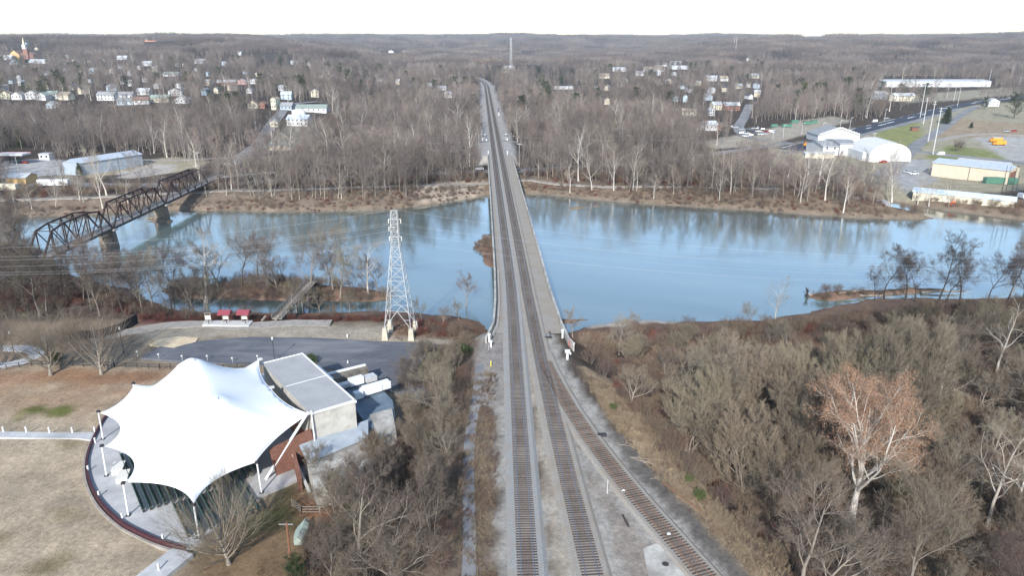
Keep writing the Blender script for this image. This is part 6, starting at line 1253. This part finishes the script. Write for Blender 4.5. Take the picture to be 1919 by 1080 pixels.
# ---- the near woods: each tree its own
NB = 0
def grp(key, px, py, s, label, group, cat='tree', i=None, rz=None, z=None, tilt=0, name=None):
    x, y, z_ = G(px, py); return tree(key, random.randrange(9) if i is None else i, x, y, label, cat, group, s, z=max(z_, -9.6) if z is None else z, rz=rz, tilt=tilt, name=name)
for px, py, s, lb, i in ((95,704,1.42,'broad vase shaped bare tree on the lawn, the left of two',0), (190,702,1.30,'broad vase shaped bare tree on the lawn, the right of two',1), (-14,692,1.2,'bare lawn tree cut by the left edge of the photo',0), (430,1058,1.15,'slender bare tree in a mulch ring beside the plaza walk',1)): grp('lawn', px, py, s, lb, None, i=i)
BK = [(388,574,1.10,'syc',1,'large white limbed sycamore rising before the river, left of the lattice tower'), (690,553,.78,'syc',2,'white limbed sycamore just left of the lattice tower'), (203,540,.85,'syc',0,'tall pale sycamore before the truss bridge'), (617,535,.85,'bank',0,'dark slender tree standing against the river left of the tower'), (484,524,.75,'bank',1,'dark twisted tree on the brushy island'), (528,540,.75,'mid',2,'purple brown rounded tree on the island by the footbridge'), (874,590,.72,'near',3,'grey bare tree standing alone beside the river left of the bridge'), (860,600,.5,'near',1,'small grey tree on the bank below the bridge'),
 (325,565,.95,'bank',2,'leaning dark tree at the side channel'), (355,580,.7,'bank',0,'small leaning dark tree at the side channel'), (258,545,.8,'bank',1,'dense grey tree by the channel, right of the pale one'), (430,590,.6,'bank',2,'tree leaning over the side channel behind the kiosks'), (560,575,.5,'dome',0,'ivy covered stump like tree beside the footbridge'), (600,590,.6,'near',2,'thin brown tree behind the meadow right of the footbridge'), (655,588,.65,'near',0,'thin brown tree in the brush left of the tower'),(730,585,.5,'near',4,'small tree behind the tower feet'),(790,600,.5,'near',2,'small brown tree in the brush right of the tower'),(830,608,.45,'near',1,'smaller brown tree in the brush right of the tower')]
for px, py, s, k, i, lb in BK: grp(k, px, py, s, lb, None, i=i)
for i, (px, py, s) in enumerate([(1657,560,.98),(1697,563,1.0),(1715,565,.8),(1757,568,1.12),(1772,568,.85),(1799,566,1.0),(1850,566,.92),(1887,566,1.02),(1914,564,.9),(1640,563,.6),(1950,566,1.0)]):
    grp('bank', px, py, s, 'dark bare tree standing against the water on the near bank, right', 'dark trees along the near bank on the right', i=i)
for px, py, k, s, i, lb in ((1452,610,'midsyc',.62,0,'slender pale birch like tree at the water edge right of the bridge'), (1190,618,'near',.45,1,'thin leafless sapling at the shingle right of the bridge'), (1073,632,'near',.6,2,'thin bare tree just right of the bridge end'), (1410,612,'near',.5,3,'small bare tree left of the pale birch like one'),
    (1868,700,'syc',.82,3,'white broken limbed sycamore at the upper right'), (1750,790,'syc',.62,1,'pale forked sycamore behind the orange leaved tree'), (1850,990,'syc',.85,2,'tall white trunk at the right edge, the left of two'), (1890,1000,'syc',.80,0,'tall white trunk at the right edge, the right of two')): grp(k, px, py, s, lb, None, i=i)
# the orange leaved sycamore
TREES['hero'] = [tree_meshes('tree', 1234, 17.5, .50, [L(12, .24, .84, 35, 9, .74, .15, .40, .60, 8, .11, .50, 'limb5'), L(8, .22, .97, 38, 14, .44, .3, .4, .50, 5, .14, .2, 'limb4'), L(7, .2, 1, 38, 16, .45, .3, .3, .5, 3, .16, .1, 'limb3', rmin=.014), L(8, .1, 1, 40, 20, .5, .3, .3, .5, 2, .2, .1, 'strip')], 'bark_white', 'twig_pale', .010, crook=.05, leaf=(54000, .058, 'leaf_orange', .30, 2.3, .25), lean=.02)]
x, y, z = G(1590, 988); tree('hero', 0, x, y, 'huge white limbed sycamore still holding orange brown leaves, right foreground', 'tree', None, 1.1, rz=.8, z=z, name='sycamore_tree')
# filler trees by zone
def fill(poly, z0, s, keys, label, group, seed, sc=(.75, 1.1), edge=0, maxn=999, avoid=None, hmin=-8.9):
    P = wl(poly, z0); x0, y0 = P.min(0); x1, y1 = P.max(0); x, y = jgrid(x0, x1, y0, y1, s, seed); m = inpoly(P, x, y) & (landdist(x, y) > 1.5); x, y = x[m], y[m]; z = height(x, y); r = random.Random(seed); n = 0
    hx, hy, _ = G(1590, 988)
    for a, b, c in zip(x, y, z):
        if c < hmin or n >= maxn or (abs(a - hx) < 3.6 and -6.5 < b - hy < 3): continue
        if (b < 150) and (T1(b) - 4 < a < T3(b) + 5): continue
        k = r.choice(keys); q = r.uniform(*sc)
        pxx, pbb = PX(a, b, c)
        if seed in (35, 36) and 55 < pxx < 335:            # crowns stay below the deck of the truss bridge
            lim = 492 - (pxx - 78) * .47; Hh = {'near': 10.5, 'bank': 13.5, 'mid': 11.5}.get(k, 10) * (b * 0 + 1); ppm_ = FPX / (b * CT + 68 * ST)
            q = min(q, max(.35, (pbb - lim) / (Hh * ppm_)))
        tree(k, r.randrange(9), a, b, label, 'tree' if k not in ('shrub', 'redshrub') else 'bush', group, q * (1 if k != 'mid' else .8), rz=r.uniform(0, 6.28), z=c - .1); n += 1
    print(group, n); return n
fill([(1200,770),(1300,755),(1440,750),(1560,745),(1700,735),(1740,760),(1700,1000),(1500,1100),(1450,1000),(1330,900),(1230,790),(1160,740)], -6, 9.4, ['dome', 'dome', 'dome', 'near', 'dome'], 'bare olive grey many stemmed tree in the dense wood right of the siding', 'olive grey trees right of the siding', 31, (1.0, 1.75))
fill([(1560,690),(1919,660),(2050,660),(2050,1150),(1500,1250),(1500,1080),(1700,980),(1740,760)], -6, 8.2, ['near', 'near', 'dome', 'bank', 'pole'], 'bare grey brown tree in the wood at the right edge', 'grey brown trees at the right edge', 32, (.5, 1.15))
fill([(1150,650),(1450,632),(1919,590),(2050,590),(2050,680),(1560,740),(1300,745),(1150,720)], -7, 6.4, ['near', 'dome'], 'low bare tree in the brush behind the near river bank, right', 'low trees behind the near bank', 33, (.3, .62))
fill([(735,760),(745,700),(800,660),(870,665),(872,760),(850,900),(830,1100),(600,1200),(600,1040),(650,960),(640,925),(710,870),(760,800)], -5.6, 6.0, ['near', 'pole', 'near', 'dome'], 'bare brown tree in the thicket between the pavilion and the tracks', 'thicket trees between the pavilion and the tracks', 34, (.5, .9))
fill([(-60,600),(-60,450),(60,455),(110,490),(130,530),(260,560),(300,590),(120,598)], -6, 7.0, ['bank', 'mid', 'near', 'mid'], 'bare grey brown tree in the wood at the near end of the truss bridge', 'trees at the near end of the truss bridge', 35, (.9, 1.35))
fill([(150,545),(330,552),(330,585),(270,570)], -7, 6.5, ['bank', 'mid'], 'bare tree on the near bank before the truss bridge', 'near bank trees before the truss bridge', 36, (.9, 1.3))
fill([(300,590),(400,540),(735,545),(735,565),(420,566)], -8.5, 6.2, ['near', 'near', 'bank', 'near'], 'bare tree on the brushy island', 'trees on the brushy island', 37, (.95, 1.35), hmin=-9.7)
fill([(250,565),(400,592),(735,592),(735,600),(420,600),(260,597)], -8, 6.0, ['near', 'bank', 'near'], 'bare tree on the near bank of the side channel behind the kiosks', 'trees on the near bank of the side channel', 38, (.85, 1.4), hmin=-9.5)
for px, py, k, s, i, lb in ((668,1075,'near',1.75,0,'big spreading bare tree at the bottom, left of the rails'), (740,1130,'near',1.35,3,'bare tree with curved limbs at the bottom edge'), (812,1010,'pole',1.0,2,'tall many stemmed bare tree beside the gravel'), (590,905,'near',.7,1,'thin bare tree in front of the brick end wall'), (1395,920,'dome',1.5,1,'large many stemmed tree at the edge of the wood right of the siding'), (1500,1110,'near',1.35,2,'bare tree with arching limbs below the orange leaved tree'), (1700,1120,'near',1.2,4,'bare tree with pale arching limbs at the bottom right'), (1290,850,'dome',1.35,3,'big rounded olive grey tree nearest the siding'),(1180,765,'near',.8,1,'forked bare tree at the top of the siding slope')): grp(k, px, py, s, lb, None, i=i)
grp('pine', 560, 1100, .4, 'dark evergreen low at the bottom left of the thicket', None, i=2)
for px, py, s, lb in ((868,668,1.3,'dense green bamboo like bush on the embankment left of the tracks, upper'), (850,705,1.2,'dense green bush on the embankment left of the tracks, lower'), (885,640,.9,'small green bush near the bridge end'), (584,681,.9,'round dark green bush behind the stage roof'), (108,676,.8,'green bush under the left lawn tree'), (1310,935,.6,'small yellow green bush at the wood edge'), (1290,905,.5,'green brush at the foot of the wood edge'),(1150,768,.5,'yellow green brush on the slope right of the siding')): grp('bushgreen', px, py, s, lb, None, 'bush')
# fallen trees and driftwood on the right strip
for px, py, ln, rz, lb in ((1512,558,9,.1,'pale fallen trunk with upturned roots at the water edge'), (1570,552,11,.25,'long bleached trunk stranded on the mud strip'), (1610,556,9,-.15,'shorter bleached trunk stranded behind the roots'), (1725,551,13,.02,'straight bleached log lying along the strip')):
    x, y, z = G(px, py); z = max(z, -9.9); t = thing('fallen_tree', lb, 'fallen tree', (x, y, z), local=True, rz=rz); MB().tube([(0, 0, .35), (ln * .5, 0, .5), (ln, 0, .4)], .38, 7, .12).build('trunk', 'driftwood', t)
    m_ = MB(); r = random.Random(px)
    for k in range(9): m_.tube([(ln * r.uniform(.4, 1), 0, .4), (ln * r.uniform(.6, 1.2), r.uniform(-3, 3), r.uniform(.2, 2.2))], .07, 4, .02)
    m_.build('branches', 'driftwood', t)
    if px == 1512:
        m_ = MB()
        for k in range(26): a = r.uniform(0, 6.28); m_.tube([(0, 0, .9), (r.uniform(-.9, .3), math.cos(a) * 1.6, .9 + math.sin(a) * 1.8)], .13, 4, .04)
        m_.build('roots', 'bark_dark', t)
x, y, z = Wd(935, 330, -1)[0], 0, 0
# ---- brush and weeds: ground cover nobody could count
def cover(name, regs, label, meshes, seed):
    r = np.random.RandomState(seed); P = []; Rt = []; S = []; K = []
    for poly, z0, s, (s0, s1), ks, keep in regs:
        Q = wl(poly, z0) if not isinstance(poly, np.ndarray) else poly; x0, y0 = Q.min(0); x1, y1 = Q.max(0); x, y = jgrid(x0, x1, y0, y1, s, seed + len(P)); m = inpoly(Q, x, y) & (landdist(x, y) > .3) & (r.rand(len(x)) < keep) & (fbm(x / 6, y / 6, 2) + r.rand(len(x)) * .3 > .45)
        m &= ~((y < 150) & (x > T1(y) - (9.3 if name == 'undergrowth' else 3.6)) & (x < T3(y) + 4.2)); m &= ~((y > 145) & (y < 415) & (x > T1(y) - 6) & (x < T2(y) + 7))
        for PR, hw in OPENR:
            if len(PR) > 1 and abs(PR[:, 1].mean() - y.mean()) < 400:
                d = np.full(x.shape, 1e9)
                for i in range(0, len(PR), 2): d = np.minimum(d, (x - PR[i, 0]) ** 2 + (y - PR[i, 1]) ** 2)
                m &= d > (hw + .3) ** 2
        x, y = x[m], y[m]; z = height(x, y); n = len(x); P.append(np.stack([x, y, z], 1)); Rt.append(r.rand(n) * 6.28); S.append(s0 + (s1 - s0) * r.rand(n)); K.append(np.array(ks)[r.randint(0, len(ks), n)])
    print(name, sum(len(p) for p in P)); return scatter_stuff(name, meshes, np.concatenate(P), np.concatenate(Rt), np.concatenate(S), np.concatenate(K), label, 'undergrowth')
SM = [m[0] for m in TREES['shrub']] + [m[0] for m in TREES['redshrub']]
cover('undergrowth', [
 ([(1090,640),(1150,612),(1450,606),(1919,568),(2100,568),(2100,1250),(1560,1250),(1420,1080),(1290,950),(1200,820),(1100,720)], -6, 2.3, (.6, 1.25), [0,1,2,0,1,2,3], .85),
 ([(560,980),(640,900),(600,925),(700,830),(760,800),(745,740),(790,655),(890,650),(905,760),(890,1100),(560,1250)], -5.5, 2.2, (.5, 1.1), [0,1,2], .9),
 ([(-80,605),(-80,450),(100,470),(130,520),(270,560),(390,590),(735,592),(900,612),(890,640),(780,640),(770,600),(400,600),(270,592),(120,585)], -6.5, 2.2, (.55, 1.1), [0,1,2,3,4,4], .85),
 ([(260,590),(400,592),(735,596),(735,604),(560,600),(520,600),(375,603),(260,603)], -6, 1.7, (.6, .9), [4,3], .9),
 ([(292,545),(340,536),(420,532),(520,529),(600,534),(700,542),(738,553),(742,561),(700,567),(560,566),(420,562),(330,560)], -9, 2.0, (.6, 1.1), [0,1,2], .9),
 ([(884,463),(900,446),(918,425),(925,500),(920,506),(905,496)], -9, 1.8, (.35, .6), [0,1], .8),
 ([(1510,553),(1640,546),(1770,542),(1782,548),(1640,556),(1560,566)], -9.5, 2.4, (.5, 1), [0,1,2], .8),
 ([(0,404),(300,392),(560,395),(780,386),(905,364),(905,350),(760,362),(500,376),(200,388),(0,392)], -8, 2.0, (.2, .8), [0,1,2,3], .75),
 ([(980,362),(1100,371),(1300,386),(1500,399),(1700,409),(1620,372),(1450,362),(1150,355),(985,345)], -8, 2.0, (.2, .85), [0,1,2,3], .75),
 ([(985,338),(1300,352),(1620,366),(1650,350),(1500,330),(1300,310),(985,325)], -6, 2.8, (.5, 1.4), [0,1,2,3], .8),
 ([(0,376),(350,360),(760,350),(905,340),(905,325),(650,335),(350,348),(0,355)], -6, 2.8, (.5, 1.4), [0,1,2,3], .75),
 ([(1690,395),(1919,415),(1919,385),(1700,368)], -7, 3.0, (.6, 1.3), [0,1,2], .8),
], 'tangle of bare brown and reddish brush covering the woodland floor and river banks', SM, 41)
WM = [m[0] for m in TREES['weed']]
yy = np.arange(60, 132, 6.); rp = np.array([(float(T3(q)) + 6.0, q) for q in yy] + [(float(T3(q)) + 13.5, q) for q in yy[::-1]]); lp = np.array([(float(T1(q)) - 9.5, q) for q in yy] + [(float(T1(q)) - 4.2, q) for q in yy[::-1]])
cover('dry_weeds', [(rp, 0, .75, (.5, 1.1), [1, 1, 0], .85), (lp, 0, .9, (.5, 1.2), [0, 1, 0, 0], .6), ([(740,600),(900,620),(900,640),(740,642)], -6, 1.2, (.6, 1), [0, 1], .7), ([(540,920),(600,930),(560,1100),(440,1150),(420,1100)], -5.5, 1.5, (.3, .6), [0, 1], .5),
 ([(0,590),(250,588),(250,596),(0,605)], -5.6, 1.6, (.4, .8), [0,1], .6)], 'straw coloured dry weeds on the railway verge and slopes', WM, 42)

# sticks and litter beside and on the siding
r = random.Random(5)
for i in range(16):
    px, py = r.choice([(1165,830),(1190,850),(1215,862),(1240,880),(1262,900),(1210,872),(1232,895)]); x, y, z = G(px + r.uniform(-14, 14), py + r.uniform(-10, 10)); a = r.uniform(-.9, .3); l_ = r.uniform(.8, 2.4)
    tag(MB().tube([(x, y, z + .15), (x + math.cos(a) * l_ * .5, y + math.sin(a) * l_ * .5, z + .28), (x + math.cos(a) * l_, y + math.sin(a) * l_, z + .12)], .06, 5, .02).build('fallen_branch', 'driftwood', origin=(x, y, z)), 'bleached broken branch lying on the straw slope right of the siding', 'branch', 'broken branches on the siding slope')
for px, py, lb in ((1253, 1001, 'white scrap of litter between the rusty siding rails near the bottom'), (1168, 920, 'small white scrap beside the left siding rail')):
    x, y = Wd(px, py, -.05); tag(MB().add([(x - .3, y - .15, -.06), (x + .2, y - .2, -.06), (x + .32, y + .1, -.05), (x - .1, y + .2, -.05), (x, y, .12)], [(0,1,4),(1,2,4),(2,3,4),(3,0,4),(3,2,1,0)]).build('litter', 'white', origin=(x, y, -.05)), lb, 'litter')
# ---------------------------------------------------------------- the hazy air
m = bpy.data.materials.new('haze'); m.use_nodes = True; N = m.node_tree.nodes; N.remove(N['Principled BSDF'])
pv = N.new('ShaderNodeVolumePrincipled'); pv.inputs['Color'].default_value = (.86, .92, 1, 1); pv.inputs['Density'].default_value = .00009; pv.inputs['Anisotropy'].default_value = .2
m.node_tree.links.new(pv.outputs[0], N['Material Output'].inputs['Volume']); MT['haze'] = m
tag(MB().box((0, 4900, 67), (26000, 10400, 186)).build('haze', 'haze'), kind='stuff', label='thin pale blue winter haze over the whole valley')
